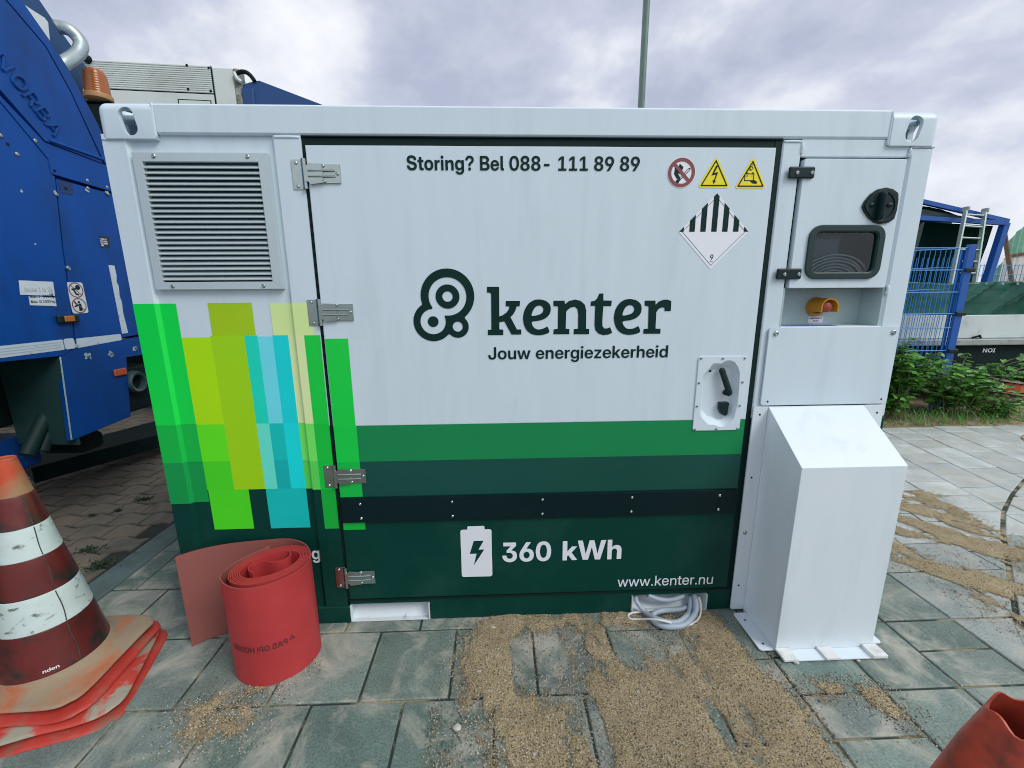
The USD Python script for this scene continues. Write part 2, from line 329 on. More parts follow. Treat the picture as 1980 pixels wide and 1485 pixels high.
# the word mark, slab letters traced as outlines
KS = 520/1980
def kp(pts, holes=()):
    f = lambda q: [face(790+a*KS, 500+b*KS) for a, b in q]
    return Polygon(f(pts), [f(h) for h in holes]).buffer(0).buffer(.0012).buffer(-.0024).buffer(.0012)
def smoothp(pts, n=5):
    P = np.array(pts, float)
    for _ in range(2): P = np.vstack([np.vstack([.75*P+.25*np.roll(P, -1, 0)]), ]) if 0 else np.stack([.78*P+.22*np.roll(P, -1, 0), .22*P+.78*np.roll(P, -1, 0)], 1).reshape(-1, 2)
    return P
eo = smoothp([(1040, 543), (1000, 558), (950, 565), (902, 555), (865, 525), (846, 480), (841, 430), (853, 375), (883, 328), (925, 303), (967, 299), (1012, 310), (1042, 338), (1048, 375), (1037, 412), (1005, 442), (960, 457), (904, 462)]+[(910, 490), (927, 512), (952, 522), (985, 517), (1010, 505), (1022, 496)])
ei = smoothp([(902, 424), (940, 418), (972, 408), (990, 390), (992, 365), (976, 346), (950, 345), (928, 359), (911, 390)])
word = [kp([(578, 208), (666, 208), (668, 425), (690, 418), (720, 397), (738, 372), (742, 352), (716, 350), (716, 312), (820, 312), (818, 350), (795, 352), (785, 385), (767, 414), (750, 430), (797, 520), (829, 521), (829, 558), (758, 558), (705, 462), (668, 467), (668, 520), (697, 522), (697, 562), (585, 562), (585, 524), (610, 522), (608, 262), (602, 252), (578, 250)]),
 kp(eo, [ei]), kp(eo+np.array([667, -3]), [ei+np.array([667, -3])]),
 kp([(1065, 310), (1148, 310), (1150, 335), (1180, 312), (1225, 301), (1265, 311), (1295, 338), (1306, 380), (1304, 516), (1327, 518), (1327, 555), (1214, 555), (1216, 518), (1246, 516), (1247, 405), (1241, 370), (1222, 354), (1195, 358), (1172, 375), (1158, 392), (1156, 516), (1182, 518), (1182, 555), (1065, 555), (1068, 520), (1098, 516), (1100, 356), (1092, 350), (1066, 349)]),
 kp([(1338, 348), (1341, 315), (1366, 311), (1386, 294), (1402, 257), (1432, 256), (1432, 308), (1494, 309), (1490, 349), (1431, 349), (1424, 470), (1426, 498), (1440, 514), (1462, 512), (1482, 504), (1497, 545), (1470, 558), (1430, 562), (1395, 550), (1374, 526), (1367, 490), (1372, 348)]),
 kp([(1735, 309), (1815, 309), (1815, 340), (1840, 315), (1875, 302), (1905, 302), (1930, 312), (1927, 385), (1882, 386), (1880, 361), (1860, 358), (1835, 372), (1820, 396), (1815, 515), (1852, 516), (1850, 552), (1725, 552), (1727, 518), (1760, 515), (1764, 356), (1757, 348), (1737, 348)])]
for w in word: C.part('letter', [sheet(w, YD)], INK)
ci = lambda x, z, r: Point(x, z).buffer(r, quad_segs=24)
lo = unary_union([ci(1.170, 1.430, .1015), ci(1.1115, 1.334, .0752), ci(1.2050, 1.3135, .0425)]).buffer(.006).buffer(-.006)
li = unary_union([ci(1.170, 1.428, .0715), ci(1.1115, 1.334, .0482)]).buffer(.004).buffer(-.004)
logo = lo.difference(li).difference(ci(1.205, 1.314, .0192)).union(ci(1.170, 1.428, .0452).difference(ci(1.170, 1.428, .0195))).union(ci(1.1115, 1.334, .0205))
C.part('emblem', [sheet(logo, YD)], INK)
# battery pictogram
bat = rrect(1.187, 1.321, .217, .447, .010).union(rrect(1.217, 1.291, .43, .463, .006))
bolt = Polygon([(1.243, .392), (1.286, .392), (1.263, .350), (1.288, .350), (1.240, .272), (1.254, .330), (1.224, .330)])
C.part('battery_pictogram', [sheet(bat.difference(bolt), YD)], WV)
# safety signs
SY = -.0050
def sign(name, base, bm, overs):
    p = C.part(name, [sheet(base, SY)], bm)
    for k, (s, m) in enumerate(overs): C.part('print', [sheet(s, SY-.0006*(k+1))], m, parent=p)
YEL = pm('sign_yellow', alb(222, 190, 20), .4, var=.03); SW = pm('sign_white', (.80, .84, .88), .4, var=.02); BR = pm('sign_red_brown', alb(112, 58, 58), .4, var=.05)
nx, nz, nr = 2.040, 1.867, .053
flame = Polygon([(nx-.026, nz-.004), (nx-.024, nz+.014), (nx-.012, nz+.012), (nx-.008, nz+.028), (nx+.004, nz+.018), (nx-.001, nz+.002), (nx-.006, nz-.004), (nx-.010, nz+.004), (nx-.013, nz-.006), (nx-.006, nz-.016), (nx-.014, nz-.022)]).buffer(.0015)
match = LineString([(nx-.012, nz-.030), (nx+.028, nz+.012)]).buffer(.0042).difference(LineString([(nx-.002, nz-.019), (nx+.027, nz+.011)]).buffer(.0018)).union(ci(nx-.013, nz-.031, .0065))
sign('prohibition_sign', ci(nx, nz, nr), SW, [(unary_union([flame, match]), INK), (ci(nx, nz, .050).difference(ci(nx, nz, .038)).union(LineString([(nx-.029, nz+.029), (nx+.029, nz-.029)]).buffer(.006)), BR)])
def tri(a, b, c, r): return Polygon([a, b, c]).buffer(-.012).buffer(.012-r if r < .012 else 0) if 0 else Polygon([a, b, c])
for k, (tx, z0, z1, hw) in enumerate(((2.1655, 1.815, 1.917, .0565), (2.303, 1.813, 1.915, .0555))):
    base = Polygon([(tx-hw+.008, z0+.008), (tx+hw-.008, z0+.008), (tx, z1-.009)]).buffer(.008)
    ring = base.buffer(-.006).difference(base.buffer(-.0105))
    if k == 0: sym = Polygon([(tx+.001, z1-.026), (tx+.009, z1-.026), (tx-.003, z1-.051), (tx+.011, z1-.047), (tx+.0015, z1-.079), (tx+.007, z1-.077), (tx-.003, z1-.089), (tx-.007, z1-.074), (tx-.002, z1-.076), (tx+.003, z1-.056), (tx-.013, z1-.060)])
    else:
        bz = z0+.026
        sym = unary_union([sbox(tx-.026, bz, tx+.010, bz+.026).difference(sbox(tx-.023, bz+.003, tx+.007, bz+.023)), sbox(tx-.021, bz+.026, tx-.015, bz+.030), sbox(tx+.001, bz+.026, tx+.007, bz+.030), sbox(tx-.020, bz+.0165, tx-.013, bz+.018), sbox(tx-.0172, bz+.0138, tx-.0155, bz+.0208), sbox(tx-.001, bz+.0165, tx+.005, bz+.018), Polygon([(tx-.006, bz+.001), (tx+.012, bz+.004), (tx+.024, bz-.003), (tx+.022, bz-.010), (tx+.006, bz-.008)]), LineString([(tx-.016, bz+.034), (tx-.014, bz+.038), (tx-.002, bz+.037), (tx+.004, bz+.044), (tx-.004, bz+.050), (tx-.010, bz+.043), (tx-.002, bz+.037)]).buffer(.0011), LineString([(tx-.002, bz+.050), (tx+.002, bz+.060)]).buffer(.0009)])
    sign('warning_sign', base, YEL, [(unary_union([ring, sym]), INK)])
dx, dzm, da, db = 2.180, 1.661, .135, .137
dia = Polygon([(dx-da, dzm), (dx, dzm-db), (dx+da, dzm), (dx, dzm+db)])
ins = dia.buffer(-.0095, join_style=2)
bars = unary_union([sbox(dx-.0105+o, dzm, dx+.0105+o, dzm+.2) for o in (-.126, -.084, -.042, 0, .042, .084, .126)]).intersection(dia.buffer(-.001, join_style=2))
nine = fit(text_shape('9', 600), dx-.006, dzm-.103, dx+.007, dzm-.082)
sign('hazard_diamond', dia, SW, [(unary_union([ins.difference(ins.buffer(-.0014, join_style=2)), bars, nine, sbox(dx-.007, dzm-.108, dx+.008, dzm-.1065)]), INK)])
# door hinges
HST = STEEL()
for px, pz, ln in ((.640, 1.858, 1), (.644, 1.372, 1), (.640, .705, 1), (.643, .232, 1)):
    h = C.part('hinge', [prism_y(rrect(px-.004, px+.033, pz-.051, pz+.048, .003), -.003, -.0002)], HST)
    C.part('knuckle', [lathe([(.0085, -.05), (.0085, -.028)], 12, (px+.041, -.006, pz)), lathe([(.0085, .028), (.0085, .05)], 12, (px+.041, -.006, pz)), lathe([(.0088, -.0275), (.0088, .0275)], 12, (px+.041, -.006, pz)), cbox(px+.03, px+.041, -.006, -.002, pz-.05, pz-.028, .001), cbox(px+.03, px+.041, -.006, -.002, pz+.028, pz+.05, .001)], HST, parent=h, smooth=30)
    st = Polygon([(px+.041, pz-.027), (px+.056, pz-.027), (px+.060, pz-.036), (px+.10, pz-.031), (px+.128, pz-.031), (px+.167, pz-.031), (px+.167, pz+.031), (px+.128, pz+.031), (px+.10, pz+.031), (px+.058, pz+.034), (px+.054, pz+.027), (px+.041, pz+.027)])
    C.part('strap', [prism_y(st.intersection(sbox(px, 0, px+.105, 9)), -.014, -.0105), prism_y(st.intersection(sbox(px+.105, 0, px+.2, 9)), -.0092, -.0055), prism_y(sbox(px+.1, pz-.031, px+.108, pz+.031), -.0115, -.008)], HST, parent=h)
    for dz_ in (.0095, -.0095): C.part('rib', tube([(px+.056, -.0145, pz+dz_), (px+.10, -.0140, pz+dz_), (px+.148, -.0098, pz+dz_)], .0035, 8), HST, parent=h, smooth=True)
    for sx_, sz_, yy_ in ((px+.012, pz+.037, -.003), (px+.013, pz-.041, -.003), (px+.108, pz+.026, -.010), (px+.109, pz-.025, -.010), (px+.157, pz, -.0095)): C.part('screw', screw(sx_, sz_, yy_, .0062), HST, parent=h)
# recessed latch
LP = rrect(2.163, 2.361, .875, 1.185, .010)
lm = pm('latch_white', (.62, .73, .78), .35, var=.02, bevel=.003)
lp = C.part('latch_plate', [prism_y(LP.difference(lat), -.0085, -.0042)], lm)
o = np.array(lat.exterior.coords)[:-1]; c0 = np.array(lat.centroid.coords[0])
i_ = np.array([c0+(q-c0)*.80+np.array([.004, 0]) for q in o]); n = len(o)
V = np.vstack([np.c_[o[:, 0], np.full(n, -.0084), o[:, 1]], np.c_[i_[:, 0], np.full(n, .026), i_[:, 1]]])
F = [q for k in range(n) for q in ((k, n+k, (k+1) % n), ((k+1) % n, n+k, n+(k+1) % n))]
V = np.vstack([V, [[i_[:, 0].mean(), .026, i_[:, 1].mean()]]]); F += [(n+k, 2*n, n+(k+1) % n) for k in range(n)]
pan = trimesh.Trimesh(V, np.array(F), process=False)
if pan.face_normals[-1][1] > 0: pan.invert()
C.part('pan', pan, lm, parent=lp, smooth=40)
lf2 = lambda a, b: face(1320+a*180/1485, 670+b*180/1485)
def capsules(pts, yv):
    P = []
    for (a, b, r), y in zip(pts, yv):
        x, z = lf2(a, b); P.append(trimesh.creation.icosphere(2, r).vertices*np.array([1, .6, 1])+np.array([x, y, z]))
    return P
K = capsules([(645, 390, .0125), (735, 715, .013), (745, 740, .0145), (690, 735, .0115)], (.008, -.002, .004, .006))
C.part('handle', [trimesh.convex.convex_hull(np.vstack(K[:2])), trimesh.convex.convex_hull(np.vstack(K[2:]))], BLACKP(), parent=lp, smooth=40)
C.part('lock', prism_y(Polygon([lf2(a, b) for a, b in [(612, 905), (740, 895), (755, 915), (725, 1095), (690, 1115), (640, 1090), (605, 1010)]]), .006, .026), BLACKP(), parent=lp)
x, z = lf2(437, 390); C.part('plug', lathe([(.0055, 0), (.0001, .0005)], 10, (x, -.001, z), '-y'), GASK(), parent=lp)
for a, b in ((280, 185), (625, 185), (975, 180), (245, 575), (935, 562), (212, 945), (890, 935), (180, 1312), (518, 1305), (852, 1300)):
    x, z = lf2(a, b); C.part('screw', screw(x, z, -.0085, .005), STEEL(), parent=lp)

# right bay: posts, small cabinet door, emergency stop recess, cover plate
white('door_post', cbox(2.412, 2.484, 0, .06, .92, 1.975, .004)); C.part('door_post', cbox(2.412, 2.484, .0, .06, .106, .9195, .003), DARKG())
C.part('colour_block', [sheet(sbox(2.4135, .767, 2.44, .919), -.0012)], ink((0, 96, 52)))
white('cross_bar', cbox(2.484, 2.899, .003, .06, 1.924, 1.985, .003))
white('corner_post', cbox(2.899, W, 0, .15, .917, 1.96, .008)); C.part('corner_post', cbox(2.8995, W, .0005, .15, .1055, .9165, .003), DARKG())
GB = pm('cabinet_grey', (.40, .52, .52), .5, var=.05, bevel=.003)
y1, rz0, rz1 = .105, 1.301, 1.452
C.part('recess', [cbox(2.484, 2.899, y1, y1+.004, rz0, rz1, .001), cbox(2.890, 2.8985, .004, y1, rz0, rz1, .001), cbox(2.4845, 2.492, .004, y1, rz0, rz1, .001)], GB)
C.part('shelf', cbox(2.485, 2.8985, -.004, y1, 1.296, 1.301, .001), HOODW())
C.part('shelf_film', [trimesh.creation.box((.22, .05, .0008), trimesh.transformations.translation_matrix((2.63, .04, 1.3016)))], pm('blue_film', (.02, .10, .45), .4))
ex, ez = face(1577, 592, .10)[0]-.032, face(1577, 594, .10)[1]+.002
es = C.part('emergency_guard', [prism_y(unary_union([Point(ex+.032, ez).buffer(.036), sbox(ex-.004, ez-.020, ex+.068, ez)]).difference(unary_union([Point(ex+.032, ez).buffer(.031), sbox(ex+.001, ez-.03, ex+.063, ez)])).difference(sbox(ex-.1, ez-.1, ex+.2, ez-.019)), .020, .095), lathe([(.039, 0), (.039, .012), (.028, .014)], 24, (ex+.032, .104, ez), '-y')], pm('guard_yellow', alb(190, 128, 8, 1.1), .4, var=.05, bevel=.002), smooth=30)
C.part('button', lathe([(.011, 0), (.011, .055), (.0195, .057), (.0210, .062), (.020, .068), (.013, .072), (.0001, .074)], 20, (ex+.032, .10, ez), '-y'), pm('button_red', alb(140, 60, 52, 1.2), .4, var=.04), parent=es, smooth=35)
LBX = face(1563, 615, y1)[0]
lb = C.part('emergency_label', [sheet(sbox(LBX, 1.309, LBX+.064, 1.334), y1-.0012)], SW)
C.part('lettering', [sheet(fit(text_shape('EMERGENCY', 600), LBX+.006, 1.3235, LBX+.058, 1.3305), y1-.0018)], INK, parent=lb)
C.part('lettering', [sheet(fit(text_shape('STOP', 600), LBX+.020, 1.312, LBX+.044, 1.319), y1-.0018)], INK, parent=lb)
win = rrect(2.549, 2.846, 1.485, 1.684, .045)
cd = C.part('cabinet_door', [prism_y(rrect(2.497, 2.886, 1.451, 1.916, .006).difference(win.buffer(-.006)), -.006, .02)], WHITE())
C.part('door_frame', [cbox(2.484, 2.495, .012, .03, 1.452, 1.924, .002), cbox(2.888, 2.899, .012, .03, 1.452, 1.924, .002), cbox(2.484, 2.899, .012, .03, 1.9175, 1.924, .002)], GASK())
C.part('window_seal', [prism_y(win.difference(win.buffer(-.022)), -.014, -.0062), prism_y(win.buffer(-.004).difference(win.buffer(-.026)), -.011, .012)], pm('seal_rubber', (.004, .028, .027), .4, var=.08, bevel=.004), parent=cd)
glass = usdkit.material(stage, '/World/Looks/pane_glass', {'t': ('transparent_bsdf', {'color': (.72, .84, .84)}), 'g': ('glossy_bsdf', {'color': (.9, .95, 1), 'roughness': .03}), 'f': ('fresnel', {'IOR': 1.5}), 'm': ('mix_closure', {})}, [('f.fac', 'm.fac'), ('t.BSDF', 'm.closure1'), ('g.BSDF', 'm.closure2')], surface='m.closure')
C.part('pane', [sheet(win.buffer(-.0265), -.002)], glass, parent=cd)
CT = pm('cabinet_teal', (.012, .06, .062), .5, var=.1)
C.part('cabinet_inside', [cbox(2.50, 2.885, .13, .134, 1.454, 1.91), cbox(2.50, 2.504, .031, .13, 1.454, 1.91), cbox(2.881, 2.885, .031, .13, 1.454, 1.91), cbox(2.504, 2.881, .031, .13, 1.454, 1.458), cbox(2.504, 2.881, .031, .13, 1.906, 1.91)], CT)
C.part('display', [cbox(2.566, 2.722, .05, .075, 1.500, 1.664, .002)], pm('display_frame', (.006, .03, .045), .35, var=.1, bevel=.002))
C.part('display_screen', [sheet(sbox(2.572, 1.505, 2.716, 1.638), .0488)], pm('display_screen', (.010, .045, .075), .18, var=.1))
gc = pm('wire_grey', (.38, .48, .50), .5, var=.1)
for k in range(7):
    r1, r2 = .118-.013*k+rnd.uniform(-.004, .004), .088-.012*k
    C.part('wire', tube([(2.705+r1*math.cos(t)*1.15, .034+.004*(k % 2), 1.492+r2*math.sin(t)) for t in np.linspace(.1, 3.04, 16)], .0028, 6), gc, smooth=True)
kn = Polygon([face(1530+a*230/1485, 340+b*230/1485) for a, b in [(1150, 155), (1235, 175), (1300, 222), (1303, 300), (1285, 430), (1250, 545), (1180, 590), (1085, 607), (1010, 590), (940, 535), (885, 460), (857, 390), (890, 320), (960, 235), (1050, 175)]])
kb = C.part('turn_latch', [prism_y(kn, -.012, -.0062)], BLACKP())
C.part('dish', [prism_y(kn.buffer(-.006).difference(Point(2.811, 1.750).buffer(.05)), -.015, -.012)], BLACKP(), parent=kb)
C.part('grip', [trimesh.convex.convex_hull(np.vstack([trimesh.creation.icosphere(2, .012).vertices*np.array([.55, 1.3, 1])+np.array([2.803, -.022, 1.750+s]) for s in (-.038, .038)]))], BLACKP(), parent=kb, smooth=40)
for x in (2.772, 2.842): C.part('boss', [trimesh.creation.icosphere(2, .012, ).apply_transform(np.diag([1, .5, .7, 1.0])).apply_translation((x, -.013, 1.755))], BLACKP(), parent=kb, smooth=True)
for z in (1.867, 1.505):
    hg = C.part('hinge', [cbox(2.438, 2.536, -.016, -.0062, z-.020, z+.020, .004)], BLACKP(), label='black hinge of the small cabinet door')
    for x in (2.468, 2.524): C.part('screw', screw(x, z-.002, -.016, .0075), STEEL(), parent=hg)
cp = C.part('cover_plate', [prism_y(rrect(2.438, 2.974, .979, 1.299, .012), -.010, -.004)], WHITE())
for x, z in ((2.466, 1.275), (2.949, 1.275)): C.part('screw', screw(x, z, -.010, .011, .006), STEEL(), parent=cp)
for x, z in ((2.466, .9955), (2.949, .9985)): C.part('hole', lathe([(.0045, 0), (.0001, .0004)], 8, (x, -.0101, z), '-y'), GASK(), parent=cp)
# cable hood
hy = -.237
hd = C.part('cable_hood', [prism_x(Polygon([(-.0065, .0), (-.0065, .9745), (hy, .800), (hy, .0)]), 2.474, 2.880)], HOODW())
C.part('side_flange', [prism_y(unary_union([rrect(2.411, 2.49, .010, .974, .010), sbox(2.45, .01, 2.473, .974)]).intersection(sbox(2.4, 0, 2.473, 2)), -.010, -.0042)], HOODW(), parent=hd)
C.part('side_flange', [prism_y(rrect(2.86, 2.967, .010, .974, .010).intersection(sbox(2.881, 0, 3, 2)), -.010, -.0042)], HOODW(), parent=hd)
for x, z, s in ((2.440, .940, 0), (2.437, .66, 0), (2.437, .40, 1), (2.437, .135, 0), (2.941, .940, 0)):
    if s: C.part('screw', screw(x, z, -.010, .009, .005), STEEL(), parent=hd)
    else: C.part('hole', lathe([(.0048, 0), (.0001, .0004)], 8, (x, -.0102, z), '-y'), GASK(), parent=hd)
fl = lambda p, z0=.004, z1=.0085: C.part('foot_flange', [prism_z(p, z0, z1)], HOODW(), parent=hd)
fl(rrect(2.411, 2.49, -.237, -.03, .012).intersection(sbox(2.4, -1, 2.4735, 1))); fl(rrect(2.86, 2.938, -.222, -.03, .012).intersection(sbox(2.8805, -1, 3, 1)))
fl(sbox(2.484, -.292, 2.876, -.2375))
for x, y in ((2.442, -.075), (2.442, -.205)): C.part('hole', [prism_z(Point(x, y).buffer(.005), .0086, .0089)], GASK(), parent=hd)
FM = pm('foam_white', (.72, .75, .74), .8, var=.08, bump=.2, bscale=80, dirt=(.45, .44, .38), dscale=14, dlo=.5, dhi=.75, bevel=.004)
for x0, x1, a in ((2.470, 2.528, -.004), (2.642, 2.700, .012), (2.832, 2.892, .014)):
    C.part('foam_pad', [trimesh.convex.convex_hull(np.array([(x+(.012 if y < -.25 else 0)*0, y, z) for x in (x0, x1) for y in (-.297, -.2378) for z in (.009, .018+(.004 if x0 > 2.8 else 0))]))], FM, parent=hd)
# fork pockets
FP = pm('pocket_white', (.62, .70, .72), .45, var=.06, dirt=(.16, .13, .10), dscale=6, dlo=.60, dhi=.74, bevel=.002)
for x0, x1, b in ((.686, 1.037, .055), (1.954, 2.304, .10)):
    C.part('fork_pocket', [cbox(x0, x1, .0, .3, .0015, .006, .001), cbox(x0, x0+.005, -.003, .3, .006, .085, .001), cbox(x1-.005, x1, -.003, .3, .006, .085, .001), prism_x(Polygon([(.02, .006), (.026, .006), (b+.03, .086), (b+.02, .086)]), x0+.005, x1-.005)], FP)
# side, back and roof
for nm, x0, x1 in (('side_wall', .006, .020), ('side_wall', W-.020, W-.006)):
    white(nm, cbox(x0, x1, .151, D-.01, .93, 2.05)); C.part(nm, cbox(x0, x1, .151, D-.01, .1005, .9298), DARKG())
white('back_wall', cbox(.021, W-.021, D-.02, D-.004, .93, 2.05)); C.part('back_wall', cbox(.021, W-.021, D-.02, D-.004, .1005, .9298), DARKG())
white('roof', cbox(.021, W-.021, .061, D-.021, 2.05, 2.068, .002))
for x0, x1 in ((.0, .06), (W-.06, W)): white('roof_rail', cbox(x0, x1, .155, D-.151, 1.99, 2.078, .004))
white('roof_rail', cbox(.188, 2.807, D-.003, D+.006, 1.99, 2.078, .003))
for x0, x1 in ((-.001, .05), (W-.05, W+.001)): white('corner_post', cbox(x0, x1, D-.1, D+.002, .93, 1.96, .004)); C.part('corner_post', cbox(x0, x1, D-.1, D+.002, .1, .9295, .004), DARKG())

# ================================================================ the ground
solo('ground', prism_z(Point(0, 0).buffer(600, quad_segs=24), -.40, -.045), pm('yard_ground', (.20, .20, .17), .9, var=.25, vscale=.6, grain=.2, gscale=60), 'bare sandy yard ground reaching to the horizon', 'ground', kind='structure')
SAND_BED = pm('joint_sand', (.30, .25, .15), .95, var=.3, vscale=3, grain=.5, gscale=260, bump=.5, bscale=150, dirt=(.030, .042, .034), dscale=3.5, dlo=.44, dhi=.52)
SANDC = pm('sand', (.345, .285, .17), .95, var=.2, vscale=7, grain=.8, gscale=260, bump=.6, bscale=190, dirt=(.13, .10, .05), dscale=210, dlo=.55, dhi=.66, spec=.2)
def thin_out(mat, path):
    """where the sand skin gets thinner than its grains the stone shows between them"""
    def node(n, kind, **kw):
        h = UsdShade.Shader.Define(stage, path+'/'+n); h.CreateIdAttr('cycles_'+kind)
        for k, v in kw.items(): h.CreateInput(k, Sdf.ValueTypeNames.Token if isinstance(v, str) else Sdf.ValueTypeNames.Float).Set(v)
        return h
    def link(a, ao, b, bi): b.CreateInput(bi, Sdf.ValueTypeNames.Token).ConnectToSource(a.CreateOutput(ao, Sdf.ValueTypeNames.Token))
    geo, p = (UsdShade.Shader.Get(stage, path+'/'+k) for k in ('geo', 'p'))
    sx = node('tsx', 'separate_xyz'); link(geo, 'position', sx, 'vector')
    mr = node('tmr', 'map_range', from_min=.0005, from_max=.0085, to_min=-.55, to_max=.75); link(sx, 'z', mr, 'value')
    ns = node('tns', 'noise_texture', scale=230.0, detail=3.0, roughness=.7); link(geo, 'position', ns, 'vector')
    nr = node('tnr', 'map_range', from_min=.3, from_max=.7, to_min=-.5, to_max=.5); link(ns, 'fac', nr, 'value')
    ad = node('tad', 'math', math_type='add'); link(mr, 'result', ad, 'value1'); link(nr, 'result', ad, 'value2')
    gt = node('tgt', 'math', math_type='greater_than', value2=0.0); link(ad, 'value', gt, 'value1')
    tr = node('ttr', 'transparent_bsdf'); mx = node('tmx', 'mix_closure'); link(gt, 'value', mx, 'fac'); link(tr, 'BSDF', mx, 'closure1'); link(p, 'BSDF', mx, 'closure2')
    mat.CreateSurfaceOutput('cycles').ConnectToSource(mx.CreateOutput('closure', Sdf.ValueTypeNames.Token))
thin_out(SANDC, '/World/Looks/sand')
def slab_mesh(poly, z0, z1, c=.004):
    """a stone: convex outline with chamfered top edges"""
    top = poly.buffer(-c, join_style=2)
    if top.is_empty or top.geom_type != 'Polygon': return None
    a = np.array(shapely.geometry.polygon.orient(poly).exterior.coords)[:-1]; b = np.array(shapely.geometry.polygon.orient(top).exterior.coords)[:-1]
    if len(a) != len(b):
        return prism_z(poly, z0, z1)
    k = np.argmin(np.linalg.norm(b-a[0], axis=1)); b = np.roll(b, -k, 0); n = len(a)
    V = np.vstack([np.c_[a, np.full(n, z0)], np.c_[a, np.full(n, z1-c)], np.c_[b, np.full(n, z1)]])
    F = []
    for r in (0, 1):
        for i in range(n): F += [(r*n+i, r*n+(i+1) % n, (r+1)*n+i), (r*n+(i+1) % n, (r+1)*n+(i+1) % n, (r+1)*n+i)]
    for i in range(1, n-1): F.append((2*n, 2*n+i, 2*n+i+1))
    return trimesh.Trimesh(V, np.array(F), process=False)
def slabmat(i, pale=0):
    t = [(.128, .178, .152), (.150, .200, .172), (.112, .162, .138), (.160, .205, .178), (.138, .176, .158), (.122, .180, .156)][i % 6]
    t = tuple(c+(d-c)*(0, .38, .85)[pale] for c, d in zip(t, (.46, .50, .48)))  # lighter steps: dusty newer stone, plus sky sheen painted into the base colour
    name = 'concrete_slab_%d' % (i % 6)+('', '_dusty_lit', '_pale_lit')[pale]
    if name in _mats: return _mats[name]
    n = {'geo': ('geometry', {}), 'oi': ('object_info', {}), 'off': ('vector_math', {'math_type': 'multiply_add', 'vector2': (7., 7., 7.)}), 'ov': ('combine_xyz', {}),
         'n1': ('noise_texture', {'scale': 5.5, 'detail': 6.0, 'roughness': .6}), 'r1': ('map_range', {'from_min': .3, 'from_max': .7, 'to_min': .80, 'to_max': 1.22}),
         'n2': ('noise_texture', {'scale': 130.0, 'detail': 4.0, 'roughness': .8}), 'r2': ('map_range', {'from_min': .3, 'from_max': .7, 'to_min': .55, 'to_max': 1.50}), 'm12': ('math', {'math_type': 'multiply'}),
         'ro': ('map_range', {'from_min': 0., 'from_max': 1., 'to_min': .88, 'to_max': 1.14}), 'm3': ('math', {'math_type': 'multiply'}),
         'sc': ('vector_math', {'math_type': 'scale', 'vector1': t}),
         # dry dust: pale patches
         'n3': ('noise_texture', {'scale': 4.2, 'detail': 9.0, 'roughness': .68, 'distortion': .8}), 'r3': ('map_range', {'from_min': .49, 'from_max': .66, 'to_min': 0., 'to_max': .85, 'clamp': True}), 'd3': ('mix', {'color2': (.43, .42, .35)}),
         # scuffs: short pale streaks
         'mp': ('mapping', {'scale': (5., 26., 1.), 'rotation': (0, 0, .5)}), 'n4': ('noise_texture', {'scale': 3.0, 'detail': 6.0, 'roughness': .7, 'distortion': 1.2}), 'r4': ('map_range', {'from_min': .64, 'from_max': .72, 'to_min': 0., 'to_max': .8, 'clamp': True}), 'd4': ('mix', {'color2': (.48, .50, .48)}),
         # pores and chips
         'v5': ('voronoi_texture', {'scale': 75.0}), 'r5': ('map_range', {'from_min': .06, 'from_max': .13, 'to_min': .8, 'to_max': 0., 'clamp': True}), 'n6': ('noise_texture', {'scale': 9.0, 'detail': 2.}), 'r6': ('map_range', {'from_min': .5, 'from_max': .62, 'to_min': 0., 'to_max': 1., 'clamp': True}), 'm6': ('math', {'math_type': 'multiply'}), 'd5': ('mix', {'color2': (.55, .57, .54)}),
         'bn': ('noise_texture', {'scale': 120.0, 'detail': 6., 'roughness': .7}), 'bp': ('bump', {'strength': .35, 'distance': .006}),
         'p': ('principled_bsdf', {'roughness': .62, 'specular_ior_level': .45})}
    l = [('geo.position', 'n1.vector'), ('n1.fac', 'r1.value'), ('geo.position', 'n2.vector'), ('n2.fac', 'r2.value'), ('r1.result', 'm12.value1'), ('r2.result', 'm12.value2'),
         ('oi.random', 'ro.value'), ('m12.value', 'm3.value1'), ('ro.result', 'm3.value2'), ('m3.value', 'sc.scale'),
         ('oi.random', 'ov.x'), ('geo.position', 'off.vector3'), ('ov.vector', 'off.vector1'),
         ('geo.position', 'n3.vector'), ('n3.fac', 'r3.value'), ('r3.result', 'd3.fac'), ('sc.vector', 'd3.color1'),
         ('geo.position', 'mp.vector'), ('mp.vector', 'n4.vector'), ('n4.fac', 'r4.value'), ('r4.result', 'd4.fac'), ('d3.color', 'd4.color1'),
         ('geo.position', 'v5.vector'), ('v5.distance', 'r5.value'), ('geo.position', 'n6.vector'), ('n6.fac', 'r6.value'), ('r5.result', 'm6.value1'), ('r6.result', 'm6.value2'), ('m6.value', 'd5.fac'), ('d4.color', 'd5.color1'),
         ('d5.color', 'p.base_color'), ('geo.position', 'bn.vector'), ('bn.fac', 'bp.height'), ('bp.normal', 'p.normal')]
    _mats[name] = usdkit.material(stage, '/World/Looks/'+name, n, l, surface='p.BSDF'); return _mats[name]
PV = Thing('pavement', 'pavement of large grey concrete slabs around the container, joints filled with sand', 'pavement', (1.5, -.3, 0), kind='structure')
PV.part('sand_bed', prism_z(sbox(-.60, -1.5, 9.5, 2.9).difference(sbox(-.1, .3, 2.9, 2.3)), -.042, -.0065), SAND_BED)
ARC = [gnd(1680+a*.3367, 820+b*.3367) for a, b in [(1010, 215), (890, 320), (820, 400), (770, 500), (765, 620), (790, 760), (825, 990), (850, 1150)]]
arc_poly = Polygon(ARC+[(3.9, -2.0), (9.5, -2.0), (9.5, 3.4), (6.6, 2.2)]).buffer(0)
slabs = []
J = .0045
